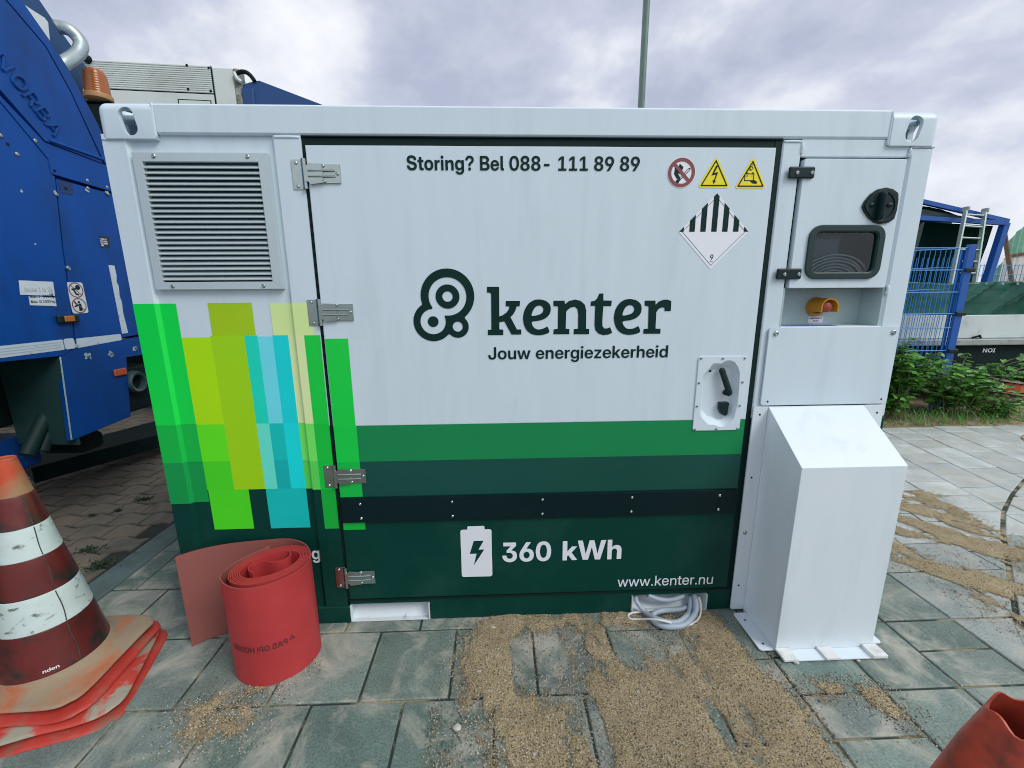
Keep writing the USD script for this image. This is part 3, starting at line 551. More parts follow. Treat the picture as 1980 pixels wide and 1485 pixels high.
def add(poly, region=None):
    if region is not None:
        poly = poly.intersection(region)
    for q in polys(poly):
        q = q.buffer(-J, join_style=2)
        for g in polys(q):
            g = g.simplify(.004)
            c = g.centroid
            if g.area < .002 or (0.05 < c.x < 2.95 and c.y > .13): continue
            px, py, z = pix([c.x, c.y, 0])
            if z < .3 or not (-330 < px < 2330 and 500 < py < 1850): continue
            slabs.append(g)
L = .327
left_r = sbox(-.592, -1.5, 1.812, 2.9)
ys = [-.0585+.3275*k for k in range(-4, 9)]
offs = {}
for k in range(-4, 8):
    o = .672 if k % 2 == 0 else .835
    if k == 0: o = .672
    for j in range(-6, 6):
        x0 = o+L*j; add(sbox(x0, ys[k+4], x0+L, ys[k+5]), left_r)
xs = [1.812, 2.120, 2.443, 2.760, 3.060, 3.372]+[3.372+.316*k for k in range(1, 18)]
YS, SH = .47, .232
def shear(poly): return shapely.transform(poly, lambda q: np.c_[q[:, 0]+SH*np.maximum(0, q[:, 1]-YS), q[:, 1]])
keep = sbox(1.8, -1.5, 9.5, 2.72).difference(arc_poly.buffer(.004))
special = {2: [-.265, -.426, -.585], 3: [-.420], 4: [-.258, -.4205], 1: [-.268], 5: [-.098], 0: [-.42]}
for i in range(len(xs)-1):
    base = special.get(i, [-.098+(.16 if i % 2 else 0)])
    cuts = list(base); 
    while cuts[-1] < YS-.17: cuts.append(cuts[-1]+.322) if 1 else 0
    cuts = sorted(set(cuts))
    lo_ = [cuts[0]-.322*k for k in range(1, 4)]; cuts = sorted(set([round(v, 4) for v in lo_+cuts if v < YS-.08]))+[YS]
    if i in (2, 4): cuts = sorted(set(cuts))
    for a, b in zip(cuts[:-1], cuts[1:]): add(sbox(xs[i], a, xs[i+1], b), keep)
    st = YS+(.0 if i % 2 else .11); up = [YS]+([st] if st > YS else [])
    while up[-1] < 2.8: up.append(up[-1]+.225)
    for a, b in zip(up[:-1], up[1:]): add(shear(sbox(xs[i]-.0, a, xs[i+1], b)), keep)
arc_in = arc_poly.buffer(-.009)
for k in range(-8, 18):
    for j in range(-2, 22):
        x0 = 3.2+.36*j+.18*(k % 2); add(aff.rotate(sbox(x0, k*.26, x0+.36, k*.26+.26), -6, origin=(4.5, .5)), arc_in.intersection(sbox(3, -1.5, 9.5, 2.72)))
slabs.sort(key=lambda g: -g.area/max(.2, pix([g.centroid.x, g.centroid.y, 0])[2])**2)
extra = []
SLABZ = []
for i, g in enumerate(slabs):
    z = rnd.uniform(-.0016, .0016); SLABZ.append(z)
    m = slab_mesh(g, -.035, z, .0035)
    if m is None: continue
    # slight tilt
    cx_, cy_ = g.centroid.x, g.centroid.y; tx_, ty_ = rnd.gauss(0, .004), rnd.gauss(0, .004)
    v = m.vertices.copy(); v[:, 2] += tx_*(v[:, 0]-cx_)+ty_*(v[:, 1]-cy_); m.vertices = v
    pale = 2 if cy_ > .42 and cx_ > 3 else 1 if cx_ > 3.3 and cy_ > -.5 else 0  # far right slabs: real dust and painted-in brightness, picked by position
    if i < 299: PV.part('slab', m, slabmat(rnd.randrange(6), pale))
    else: extra.append(m)
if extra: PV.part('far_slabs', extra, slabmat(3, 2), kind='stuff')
KB = Thing('kerb_strip', 'smooth dark concrete strip between the slabs and the brick paving', 'pavement', (-.67, .5, 0), kind='structure')
for k in range(5):
    y0 = -1.0+.8*k; KB.part('kerb_stone', slab_mesh(sbox(-.748, y0+.003, -.597, y0+.797), -.05, .002, .006), pm('kerb_concrete', (.10, .15, .145), .7, var=.2, vscale=4, grain=.2, gscale=160, bump=.3, bscale=90, dirt=(.06, .10, .09), dscale=9, dlo=.5, dhi=.7))
# interlocking bricks beside the truck
BP = Thing('brick_paving', 'brown-grey interlocking brick paving under the blue truck', 'pavement', (-2, 1.5, 0), kind='structure')
BP.part('sand_bed', prism_z(sbox(-9, -1.5, -.75, 7), -.042, -.009), pm('dark_joint_sand', (.025, .032, .026), .95, var=.3, vscale=8, grain=.3, gscale=200))
def brickmat(i):
    t = [(.165, .145, .108), (.155, .140, .106), (.172, .148, .110), (.150, .138, .108), (.162, .146, .114)][i % 5]
    return pm('paving_brick_%d' % (i % 5), t, .8, var=.2, vscale=9, grain=.22, gscale=190, bump=.3, bscale=100, dirt=(.085, .085, .068), dscale=5, dlo=.5, dhi=.72)
BW, BH, e = .2055, .1490, .016
bricks = []
for r in range(-6, 26):
    for c in range(-16, 1):
        x0 = -.768-BW*(-c)+.0-(BW/2 if r % 2 else 0)-BW*0; y0 = .008+BH*r
        # wavy sides: outline of an interlocking stone
        P = [(0, 0), (.25*BW, -e), (.5*BW, 0), (.75*BW, e), (BW, 0), (BW, BH), (.75*BW, BH-e), (.5*BW, BH), (.25*BW, BH+e), (0, BH)]
        g = Polygon([(x0+a-BW, y0+b) for a, b in P])
        g = g.intersection(sbox(-9, -2, -.752, 9)).buffer(-.0045, join_style=2)
        for q in polys(g):
            if q.area < .003: continue
            px, py, z = pix([q.centroid.x, q.centroid.y, 0])
            if z > .3 and -260 < px < 420 and 700 < py < 1500: bricks.append(q)
bricks.sort(key=lambda g: pix([g.centroid.x, g.centroid.y, 0])[2])
ex2 = []
for i, g in enumerate(bricks):
    z = rnd.uniform(-.003, .002)
    top = g.buffer(-.004, join_style=2)
    m = [prism_z(g, -.04, z-.004), prism_z(top, z-.004, z)]
    if i < 299: BP.part('brick', m, brickmat(rnd.randrange(5)))
    else: ex2.append(m)
if ex2: BP.part('far_bricks', [trimesh.util.concatenate(m) for m in ex2], brickmat(0), kind='stuff')

# loose sand swept over the slabs: one thin uneven skin per drift
def fb(x, y, s, sx=1, sy=1, seed=0, oc=4): return meshkit.fbm(np.stack([x*s*sx, y*s*sy, np.full_like(x, seed*3.7)], -1), oc, seed)
drifts = []
def drift(poly, step, label, thick=.007, hole=.5, cap=.0028, streak=(1, 1, 0.0), seed=0):
    x0, y0, x1, y1 = poly.buffer(.06).bounds; nx_, ny_ = int((x1-x0)/step)+2, int((y1-y0)/step)+2
    X, Y = np.meshgrid(np.linspace(x0, x1, nx_), np.linspace(y0, y1, ny_))
    bd = shapely.boundary(poly); pts = shapely.points(X, Y)
    sd = shapely.distance(bd, pts)*np.where(shapely.contains_xy(poly, X, Y), 1, -1)
    a = streak[2]; U, V_ = X*math.cos(a)+Y*math.sin(a), -X*math.sin(a)+Y*math.cos(a)
    n1 = fb(U, V_, 5.5, streak[0], streak[1], seed); n2 = fb(X, Y, 34, seed=seed+5)
    h = np.minimum(sd*.10, cap)+(n1-hole)*.050+(n2-.5)*.012
    hraw = h.copy()
    h = np.where(h > 0, np.minimum(h, thick+.25*h), h*.6)
    h = np.clip(h+.0018, -.006, .02)
    h = np.where(sd < -.055, -.006, h)
    V = np.stack([X, Y, h], -1).reshape(-1, 3); idx = np.arange(nx_*ny_).reshape(ny_, nx_)
    q = np.stack([idx[:-1, :-1], idx[:-1, 1:], idx[1:, 1:], idx[1:, :-1]], -1).reshape(-1, 4)
    q = q[(V[q][:, :, 2].max(1) > -.0045)]
    solo('sand_drift', (V, q), SANDC, label, 'sand', kind='stuff', smooth=True)
    drifts.append((V, np.where(sd < -.10, -9, hraw).ravel()))
g_ = lambda pts: Polygon([gnd(a, b) for a, b in pts]).buffer(0)
drift(g_([(905, 1193), (893, 1235), (880, 1300), (868, 1365), (850, 1560), (1680, 1560), (1610, 1470), (1555, 1398), (1505, 1330), (1455, 1275), (1425, 1235), (1395, 1196), (1210, 1185)]), .0085, 'loose coarse sand spread over the slabs in front of the container door', hole=.470, cap=.0046, streak=(1.7, .50, .10), seed=3)
drift(g_([(1720, 958), (1751, 957), (1790, 955), (1828, 963), (1868, 986), (1916, 1020), (1990, 1048), (2100, 1085), (2120, 1290), (2000, 1225), (1936, 1192), (1895, 1190), (1869, 1165), (1788, 1108), (1724, 1104), (1700, 1040)]), .011, 'loose sand swept across the slabs right of the cable hood', hole=.482, streak=(.55, 1.7, -.95), seed=11)
drift(g_([(1545, 1335), (1600, 1345), (1690, 1352), (1770, 1385), (1762, 1402), (1650, 1372), (1548, 1352)]), .0085, 'thin line of sand along the joint before the hood', hole=.47, seed=17)
drift(g_([(420, 1345), (470, 1330), (640, 1290), (650, 1240), (622, 1238), (560, 1345), (470, 1420), (300, 1440), (360, 1380)]), .0085, 'thin dusting of sand around the foot of the red roll', hole=.485, streak=(1, 1, 0), seed=23, thick=.004)
# grains lying on the drifts
oct_v = np.array([[1, 0, 0], [-1, 0, 0], [0, 1, 0], [0, -1, 0], [0, 0, 1], [0, 0, -1.]]); oct_f = np.array([[0, 2, 4], [2, 1, 4], [1, 3, 4], [3, 0, 4], [2, 0, 5], [1, 2, 5], [3, 1, 5], [0, 3, 5]])
def grains(n, mat, name, label, smin, smax):
    Vs, Fs = [], []
    Vall = np.vstack([v[h > -.02] for v, h in drifts]); hh = np.concatenate([h[h > -.02] for v, h in drifts]); Vall = Vall.copy(); Vall[:, 2] = np.maximum(Vall[:, 2], .0012)
    w = np.where(hh > 0, 1.0, .9*np.exp(hh/.0055))/(np.linalg.norm(Vall-EYE, axis=1)**1.0); w /= w.sum()
    pick = Vall[rng.choice(len(Vall), n, p=w)]
    pick = pick+np.c_[rng.normal(0, .006, (n, 2)), np.zeros(n)]
    s = rng.uniform(smin, smax, n); R = rng.normal(0, 1, (n, 3, 3))
    Q, _ = np.linalg.qr(R)
    V = np.einsum('nij,kj->nki', Q, oct_v*np.array([1, .8, .6]))*s[:, None, None]+pick[:, None, :]+np.array([0, 0, 1.0])*(s*.35)[:, None, None]
    F = oct_f[None]+6*np.arange(n)[:, None, None]
    solo(name, (V.reshape(-1, 3), F.reshape(-1, 3)), mat, label, 'sand', kind='stuff')
grains(12000, pm('pale_grain', (.58, .54, .44), .8, var=.2), 'pale_grains', 'pale sand grains scattered over the loose sand', .0014, .0034)
grains(12000, pm('dark_grain', (.075, .06, .04), .9, var=.2), 'dark_grains', 'dark sand grains scattered over the loose sand', .0014, .0036)
grains(16000, pm('tan_grain', (.36, .27, .16), .9, var=.2), 'tan_grains', 'tan sand grains scattered over the loose sand', .0014, .0036)
# a few small stones
for (px, py), r, lab in (((954, 1216), .010, 'white pebble near the door edge of the sand, closest to the container'), ((927, 1303), .010, 'small white pebble at the left edge of the sand, paired with another'), ((953, 1302), .008, 'small white pebble right of the paired pebble at the left of the sand'), ((884, 1411), .014, 'largest pale flat pebble lying in the sand in front of the door'), ((1034, 1464), .010, 'white pebble at the lower middle of the sand'), ((1539, 1284), .010, 'pale pebble at the front left foot of the cable hood'), ((1660, 1280), .006, 'tiny white pebble before the right front of the cable hood'), ((1868, 1039), .017, 'white pebble in the sand drift right of the hood')):
    x, y = gnd(px, py); m = trimesh.creation.icosphere(2, 1.0); v = m.vertices; m.vertices = v*(.8+.5*meshkit.noise(v*1.3+px)[:, None])*np.array([r, r*.8, r*.55])+np.array([x, y, r*.35+.004])
    solo('pebble', m, pm('pebble', (.46, .46, .41), .7, var=.15, vscale=60), lab, 'pebble', 'pebbles on the paving', smooth=True)

# ================================================================ cables under the container
def gp(c, s, pts, z): return [tuple(gnd(c[0]+a*s, c[1]+b*s, zz))+(zz,) for (a, b), zz in zip(pts, z)]
cs = (1180, 1120); ck = 300/1980
CG = pm('cable_grey', (.34, .42, .48), .45, var=.05); CW_ = pm('cable_white', (.70, .70, .64), .45, var=.06)
def fcab(pts): return [((*face(cs[0]+a*ck, cs[1]+b*ck, y)[:1], y, face(cs[0]+a*ck, cs[1]+b*ck, y)[1])) for a, b, y in pts]
def mix_path(pts):
    out = []
    for a, b, kind, v in pts:
        if kind == 'y': x, z = face(cs[0]+a*ck, cs[1]+b*ck, v); out.append((x, v, max(z, .013)))
        else: x, y = gnd(cs[0]+a*ck, cs[1]+b*ck, v); out.append((x, y, v))
    return out
cc = Thing('cable_coil', 'coil of thick grey cable hanging from the right fork pocket onto the sand', 'cable', (2.13, -.04, 0))
cc.part('cable', tube(mix_path([(1060, 205, 'y', .02), (1095, 300, 'y', -.012), (1095, 385, 'y', -.03), (1040, 490, 'z', .022), (950, 575, 'z', .017), (800, 606, 'z', .016), (640, 585, 'z', .016), (545, 520, 'z', .018), (545, 455, 'z', .022), (640, 405, 'z', .03), (800, 392, 'y', -.006), (960, 380, 'y', .006), (1020, 330, 'y', .02)]), .0125, 10, smooth=90), CG, smooth=True)
cc.part('cable', tube(mix_path([(330, 215, 'y', .03), (345, 300, 'y', .0), (430, 400, 'y', -.02), (560, 490, 'z', .032), (720, 540, 'z', .03), (860, 540, 'z', .03), (965, 470, 'z', .03), (1015, 380, 'y', -.012), (1025, 290, 'y', .005), (1020, 215, 'y', .03)]), .0105, 10, smooth=80), CG, smooth=True)
cc.part('cable', tube(mix_path([(480, 200, 'y', .012), (560, 235, 'y', .006), (720, 265, 'y', .004), (860, 240, 'y', .008), (930, 205, 'y', .02)]), .011, 10, smooth=40), CG, smooth=True)
wc = Thing('white_cable', 'thin white cable looped on the sand beside the grey coil', 'cable', (2.1, -.05, 0))
wc.part('cable', tube(mix_path([(1130, 230, 'y', .0), (1155, 330, 'y', -.02), (1150, 440, 'z', .014), (1090, 540, 'z', .009), (980, 590, 'z', .008), (860, 580, 'z', .012), (700, 535, 'z', .047), (560, 512, 'z', .047), (330, 512, 'z', .012), (240, 495, 'z', .008), (228, 462, 'z', .008), (280, 430, 'z', .012), (370, 420, 'y', -.012), (520, 400, 'y', -.01), (700, 385, 'y', -.006), (960, 372, 'y', .0)]), .0046, 8, smooth=110), CW_, smooth=True)

# ================================================================ roll of red cable-cover sheet
RR = Thing('sheet_roll', 'roll of red plastic cable cover sheet standing on end with a loose flap', 'plastic roll', (.46, -.16, 0))
RED = usdkit.material(stage, '/World/Looks/red_sheet', {'geo': ('geometry', {}), 'n': ('noise_texture', {'scale': 7.0, 'detail': 5.0}), 'r': ('rgb_ramp', {'ramp': [(.3, (.49, .046, .050)), (.7, (.58, .062, .065))]}),
    'p': ('principled_bsdf', {'roughness': .48, 'specular_ior_level': .4}), 't': ('translucent_bsdf', {'color': (.70, .07, .06)}), 'm': ('mix_closure', {'fac': .22}), 'bn': ('noise_texture', {'scale': 60.0, 'detail': 4.0}), 'bp': ('bump', {'strength': .06, 'distance': .01})},
    [('geo.position', 'n.vector'), ('n.fac', 'r.fac'), ('r.color', 'p.base_color'), ('geo.position', 'bn.vector'), ('bn.fac', 'bp.height'), ('bp.normal', 'p.normal'), ('p.BSDF', 'm.closure1'), ('t.BSDF', 'm.closure2')], surface='m.closure')
RH = .42
def ribbon(P, z0, z1, t, n=220, off=0.0):
    from scipy.interpolate import CubicSpline
    P = np.array(P, float); s = np.r_[0, np.cumsum(np.linalg.norm(np.diff(P, axis=0), axis=1))]
    Q = CubicSpline(s, P)(np.linspace(0, s[-1], n)); T = np.gradient(Q, axis=0); T /= np.linalg.norm(T, axis=1, keepdims=True); N = np.c_[-T[:, 1], T[:, 0]]
    A, B = Q+N*(off+t/2), Q+N*(off-t/2)
    V = np.vstack([np.c_[A, np.full(n, z0)], np.c_[A, np.full(n, z1)], np.c_[B, np.full(n, z0)], np.c_[B, np.full(n, z1)]]); F = []
    for i in range(n-1):
        a, b, c, d = i, n+i, 2*n+i, 3*n+i
        for q in ((a, b, b+1, a+1), (c, c+1, d+1, d), (b, d, d+1, b+1), (a, a+1, c+1, c)): F += [(q[0], q[2], q[1]), (q[0], q[3], q[2])]
    for i in (0, n-1):
        a, b, c, d = i, n+i, 2*n+i, 3*n+i; q = (a, c, d, b) if i == 0 else (a, b, d, c); F += [(q[0], q[1], q[2]), (q[0], q[2], q[3])]
    m = trimesh.Trimesh(V, np.array(F), process=False); m.fix_normals(); return m, Q
outer = [(.062, -.106), (.161, -.040), (.286, -.009), (.376, .002), (.446, .005), (.521, -.022), (.580, -.084), (.606, -.152), (.586, -.226), (.527, -.284), (.448, -.308), (.366, -.282), (.318, -.232), (.316, -.170), (.345, -.110), (.40, -.045)]
m, Q = ribbon(outer, .002, RH, .0022, off=.0012); RR.part('outer_sheet', m, RED, smooth=30)
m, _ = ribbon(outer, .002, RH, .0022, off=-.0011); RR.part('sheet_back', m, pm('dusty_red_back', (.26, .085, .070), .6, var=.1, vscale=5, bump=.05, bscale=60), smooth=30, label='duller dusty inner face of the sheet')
def oval(k, c, a, b, th, n=40, ph=0.0):
    t = np.linspace(0, 2*math.pi, n)+ph; x, y = a*np.cos(t), b*np.sin(t)
    return np.c_[c[0]+x*math.cos(th)-y*math.sin(th), c[1]+x*math.sin(th)+y*math.cos(th)]
P = []
turns = 7
for k in range(turns*36):
    u = k/(turns*36); a = .141-.040*u; b = .112-.040*u; t = 2*math.pi*k/36+2.4; th = .62
    x, y = a*math.cos(t), b*math.sin(t); P.append((.466+x*math.cos(th)-y*math.sin(th), -.160+x*math.sin(th)+y*math.cos(th)))
m, _ = ribbon(P, .001, RH-.003, .0036, 420); RR.part('inner_windings', m, RED, smooth=30)
core = [(.392, -.185), (.398, -.205), (.42, -.212), (.455, -.195), (.50, -.160), (.522, -.125), (.515, -.105), (.49, -.115), (.455, -.145), (.425, -.15), (.402, -.162)]
m, _ = ribbon([gnd(320+a*340/1530, 1020+b*340/1530, RH) for a, b in [(760, 385), (728, 368), (728, 332), (770, 300), (850, 286), (930, 292), (1000, 284), (1055, 262), (1085, 228), (1070, 196)]], .001, RH-.002, .004, 80); RR.part('inner_end', m, RED, smooth=30)
# print seen from the back of the sheet, mirrored, bent round the roll
tx = unary_union([aff.scale(fit(text_shape('PAS OP! HOOGS', 700), 0, 0, .200, .0245), -1, 1, origin=(.1, 0))])
def wrap(shape, start, z):
    V, F, n = [], [], 0
    s = np.r_[0, np.cumsum(np.linalg.norm(np.diff(Q, axis=0), axis=1))]
    for p in polys(shape.segmentize(.008)):
        v, f = trimesh.creation.triangulate_polygon(p, engine='earcut'); V.append(v); F.append(f+n); n += len(v)
    v, f = np.vstack(V), np.vstack(F)
    u = start-v[:, 0]; x, y = np.interp(u, s, Q[:, 0]), np.interp(u, s, Q[:, 1])
    T = np.gradient(Q, axis=0); T /= np.linalg.norm(T, axis=1, keepdims=True); nx_, ny_ = np.interp(u, s, T[:, 1]), np.interp(u, s, -T[:, 0])
    c = Q.mean(0); sg = np.sign((x-.46)*nx_+(y+.16)*ny_); return np.c_[x+sg*nx_*.0036, y+sg*ny_*.0036, z+v[:, 1]], f
s_all = np.r_[0, np.cumsum(np.linalg.norm(np.diff(Q, axis=0), axis=1))]
s_start = s_all[np.argmin(np.hypot(Q[:, 0]-.372, Q[:, 1]+.286))]
RR.part('lettering', wrap(tx, s_start+.012, .152), pm('faded_print', (.10, .022, .028), .6, var=.3, vscale=60))
tri_ = Polygon([(0, 0), (.022, 0), (.011, .02)]).difference(Polygon([(.006, .003), (.016, .003), (.011, .013)]))
RR.part('print_mark', wrap(tri_, s_start-.205+.012-.0+.0, .160), pm('faded_print', (.10, .022, .028), .6))

# ================================================================ traffic cones
ORG = pm('cone_orange', (.50, .065, .022), .55, var=.15, vscale=6, bump=.12, bscale=40, dirt=(.33, .20, .10), dscale=5, dlo=.42, dhi=.62)
RDB = pm('cone_red_rubber', (.44, .038, .026), .55, var=.2, vscale=7, bump=.15, bscale=40, dirt=(.22, .13, .085), dscale=8, dlo=.47, dhi=.68)
DIRTYB = pm('cone_base_dirty', (.42, .13, .055), .75, var=.15, vscale=7, grain=.12, gscale=200, bump=.2, bscale=50, dirt=(.29, .225, .145), dscale=6, dlo=.33, dhi=.52, stretch=(1, 1, 3))
BAND_R = pm('band_red', (.120, .018, .017), .35, var=.25, vscale=9, bump=.1, bscale=50, dirt=(.020, .024, .021), dscale=8, dlo=.50, dhi=.66, coat=.3)
BAND_W = pm('band_white', (.55, .66, .64), .42, var=.10, vscale=8, bump=.08, bscale=60, dirt=(.08, .11, .085), dscale=22, dlo=.57, dhi=.68, stretch=(1, 1, 1.6))
def base_mesh(size, h, droop, ang, cx, cy, z, rib=True, r=.05, seed=0, cut=0):
    """square rubber foot with cut corners, soft edge and round rib"""
    n = 96; V, F = [], []
    def outline(s):
        P = []
        for k in range(n):
            t = 2*math.pi*k/n; c, s_ = math.cos(t), math.sin(t)
            q = 7.0; d = (abs(c)**q+abs(s_)**q)**(-1/q); dg = abs(abs(c)-abs(s_))
            P.append((s*d*c, s*d*s_))
        P = np.array(P); m_ = np.minimum(np.abs(P[:, 0])+np.abs(P[:, 1]), s*1.78)/(np.abs(P[:, 0])+np.abs(P[:, 1])); return P*m_[:, None]
    rings = [(0.30, .055 if rib else .03), (.34, .040), (.60, .026), (.66, .038), (.72, .033), (.79, .015), (.90, .008), (.965, .006), (.993, .0025), (1.0, -.002), (.985, -.006), (.95, -.007), (.35, -.007)]
    for s, hh in rings:
        P = outline(size/2*s) if s > .85 else size/2*s*np.c_[np.cos(2*np.pi*np.arange(n)/n), np.sin(2*np.pi*np.arange(n)/n)]
        d = np.linalg.norm(P, axis=1)/(size/2)
        wob = .006*(meshkit.noise(np.c_[P*9, np.full(n, seed)], seed)-.5)*2*d
        V.append(np.c_[P, hh+wob-droop*np.maximum(0, d-.6)])
    V = np.vstack(V)
    for i in range(len(rings)-1):
        for k in range(n): a, b = i*n+k, i*n+(k+1) % n; F += [(a, a+n, b), (b, a+n, b+n)]
    c, s_ = math.cos(ang), math.sin(ang); V[:, :2] = V[:, :2]@np.array([[c, s_], [-s_, c]]); V += np.array([cx, cy, z])
    m = trimesh.Trimesh(V, np.array(F), process=False); return m
CX, CY = -.318, -.248
def rad(z): return .150-(z-.14)*(.150-.030)/(.900-.14)
def ring_part(z0, z1, off=0.0, n=48, cx=CX, cy=CY, lip=.001, seed=0, tilt=(0, 0)):
    P = [(rad(z0)+off-lip, z0), (rad(z0)+off, z0+.001)]+[(rad(z0+(z1-z0)*k/6)+off, z0+(z1-z0)*k/6) for k in range(1, 6)]+[(rad(z1)+off, z1-.001), (rad(z1)+off-lip, z1)]
    m = lathe(P, n); v = m.vertices; nn = meshkit.noise(np.c_[v[:, :2]*16, v[:, 2]*9+seed], 3)-.5
    rr = np.hypot(v[:, 0], v[:, 1]); k = 1+nn*.010/rr*.35
    m.vertices = np.c_[v[:, 0]*k+cx, v[:, 1]*k+cy, v[:, 2]]; return m
tc = Thing('traffic_cone', 'top cone of the stack with worn red and white bands and dirty orange base', 'traffic cone', (CX, CY, .1))
tc.part('base', base_mesh(.43, .03, .018, .05, CX+.015, CY-.005, .108, seed=1), DIRTYB, smooth=40)
tc.part('body', ring_part(.125, .900, -.0035), ORG, smooth=60)
tc.part('tip', [ring_part(.775, .902, -.001, lip=.003), lathe([(.030, .902), (.028, .905), (.022, .902), (.020, .85)], 32, (CX, CY, 0))], ORG, smooth=40)
for z0, z1, mt, nm in ((.140, .300, BAND_R, 'red_band'), (.300, .425, BAND_W, 'white_band'), (.425, .555, BAND_R, 'red_band'), (.555, .665, BAND_W, 'white_band'), (.665, .776, BAND_R, 'red_band')):
    tc.part(nm, ring_part(z0+.0005, z1-.0005, .0015, seed=z0*50), mt, smooth=50)
# overlap seam of the bands
sm = []
for z0, z1 in ((.30, .425), (.555, .665), (.14, .30), (.425, .555), (.665, .776)):
    th = -.36; P = [(CX+(rad(z)+.0025)*math.cos(th+.02*math.sin(z*40)), CY+(rad(z)+.0025)*math.sin(th+.02*math.sin(z*40)), z) for z in np.linspace(z0+.004, z1-.004, 12)]
    sm.append(tube(P, .0016, 5))
tc.part('band_seam', sm, pm('seam_dirt', (.05, .055, .045), .8, var=.4, vscale=60))
nd = fit(text_shape('nden', 700), 0, 0, .040, .0125)
V = []; F = []; nn_ = 0
for p in polys(nd.segmentize(.006)):
    v, f = trimesh.creation.triangulate_polygon(p, engine='earcut'); V.append(v); F.append(f+nn_); nn_ += len(v)
v, f = np.vstack(V), np.vstack(F); zc = .158+v[:, 1]; ra = np.array([rad(z) for z in zc])+.0030; th = -.985+v[:, 0]/.148
tc.part('lettering', (np.c_[CX+ra*np.cos(th), CY+ra*np.sin(th), zc], f), pm('white_vinyl', (.74, .79, .84), .4))
for k, (sz, z, ang, ox, oy, mt, lab) in enumerate(((.455, .078, .10, .022, -.008, RDB, 'bright red rubber cone foot second from the top of the stack'), (.475, .043, .36, .045, -.03, RDB, 'red cone foot third in the stack with grey dusty upper corner'), (.485, .008, .30, .058, -.035, RDB, 'lowest red cone foot of the stack resting on the slabs'))):
    t = Thing('traffic_cone', lab, 'traffic cone', (CX, CY, z))
    t.part('base', base_mesh(sz, .03, .018 if k else .03, ang, CX+ox, CY+oy, z, seed=3+k), mt if k != 1 else pm('cone_foot_dusty', (.47, .045, .03), .6, var=.15, vscale=6, bump=.1, bscale=40, dirt=(.30, .29, .22), dscale=5, dlo=.44, dhi=.52), smooth=40)
    t.part('body', ring_part(z+.03, .70+.03*(2-k), -.010-.004*k), ORG, smooth=60)
# cone at the lower right, only its torn tip in view
c2 = Thing('traffic_cone', 'orange-red traffic cone with torn open tip at the lower right corner', 'traffic cone', (*gnd(1992, 1398, .68), 0))
tipz, n = .68, 40; xc, yc = gnd(1992, 1398, .68)
prof_ = [(.190, .03), (.150, .20), (.112, .40), (.078, .58), (.052, tipz)]
V, F = [], []
for i in range(13):
    u = i/12; z = .03+(tipz-.03)*u; r_ = np.interp(z, [q[1] for q in prof_], [q[0] for q in prof_])
    for k in range(n):
        t = 2*math.pi*k/n; w = meshkit.noise(np.array([[math.cos(t)*2, math.sin(t)*2, z*5]]), 5)[0]-.5
        dz_ = (.022*(meshkit.noise(np.array([[math.cos(t)*1.7+4, math.sin(t)*1.7, 1.]]), 8)[0]-.5)+.006*math.sin(5*t)) if i == 12 else 0
        V.append((xc+(r_+.006*w)*math.cos(t), yc+(r_+.006*w)*math.sin(t), z+dz_))
for i in range(12):
    for k in range(n): a, b = i*n+k, i*n+(k+1) % n; F += [(a, b, a+n), (b, b+n, a+n)]
o_ = np.array(V); s0 = 12*n; inn = len(V)
for i in range(12, -1, -4):
    for k in range(n):
        q = o_[i*n+k]; d = q[:2]-np.array([xc, yc]); L_ = np.linalg.norm(d); V.append((*(np.array([xc, yc])+d*(L_-.004)/L_), q[2]+(.0005 if i == 12 else 0)))
for k in range(n): a, b = s0+k, s0+(k+1) % n; c_, d_ = inn+k, inn+(k+1) % n; F += [(a, b, c_), (b, d_, c_)]
for j in range(3):
    for k in range(n): a, b = inn+j*n+k, inn+j*n+(k+1) % n; F += [(a, b, a+n), (b, b+n, a+n)]
c2.part('body', (np.array(V), np.array(F)), pm('cone_scuffed', (.40, .052, .026), .5, var=.22, vscale=9, bump=.12, bscale=30, dirt=(.12, .035, .022), dscale=7, dlo=.5, dhi=.68), smooth=50)
c2.part('base', base_mesh(.46, .03, .02, .3, xc, yc, .014, seed=9), RDB, smooth=40)

# ================================================================ blue refuse truck on the left
TX = -1.10
def ty(px, py, X=TX): q = at(px, py, 0, X); return (q[1], q[2])
T = Thing('refuse_truck', 'blue refuse truck with embossed tailgate lettering, beacon and white reflective tape', 'truck', (TX, .5, 0))
def plate(name, pts, x=TX, t=.02, mat=None, parent=None, raw=False):
    pg = Polygon([q if isinstance(q[0], float) else ty(*q, x) for q in pts]).buffer(0)
    return T.part(name, prism_x(pg, x-t, x), mat or BLUE(), parent=parent)
B0 = ty(0, 198); B1 = ty(93, 309); dB = ((B0[0]-B1[0]), (B0[1]-B1[1])); BL = (B0[0]+dB[0]*3.5, B0[1]+dB[1]*3.5)
sl, sr = ty(0, 697), ty(120, 687)
bot = 1.10
plate('side_panel', [(float(BL[0]), float(BL[1])), (0, 198), (93, 309), (99, 336), (106, 342), (120, 480), (138, 605), (144, 672), (121, 688), (0, 700), (float(BL[0]), float(bot-.01))], t=.03)
plate('side_panel', [(109, 346), (213, 374), (2.02, 2.02), (2.02, float(ty(250, 640)[1])), (147, 668), (141, 605), (123, 480)], t=.03, x=TX-.004)
plate('tailgate_frame', [(-40, 40), (-40, 136), (5, 190), (87, 275), (202, 318), (2.03, float(ty(225, 325)[1])), (2.03, float(ty(260, 380)[1])), (212, 369), (100, 336), (94, 308), (0, 195), (-60, 128)], t=.035, x=TX+.004)
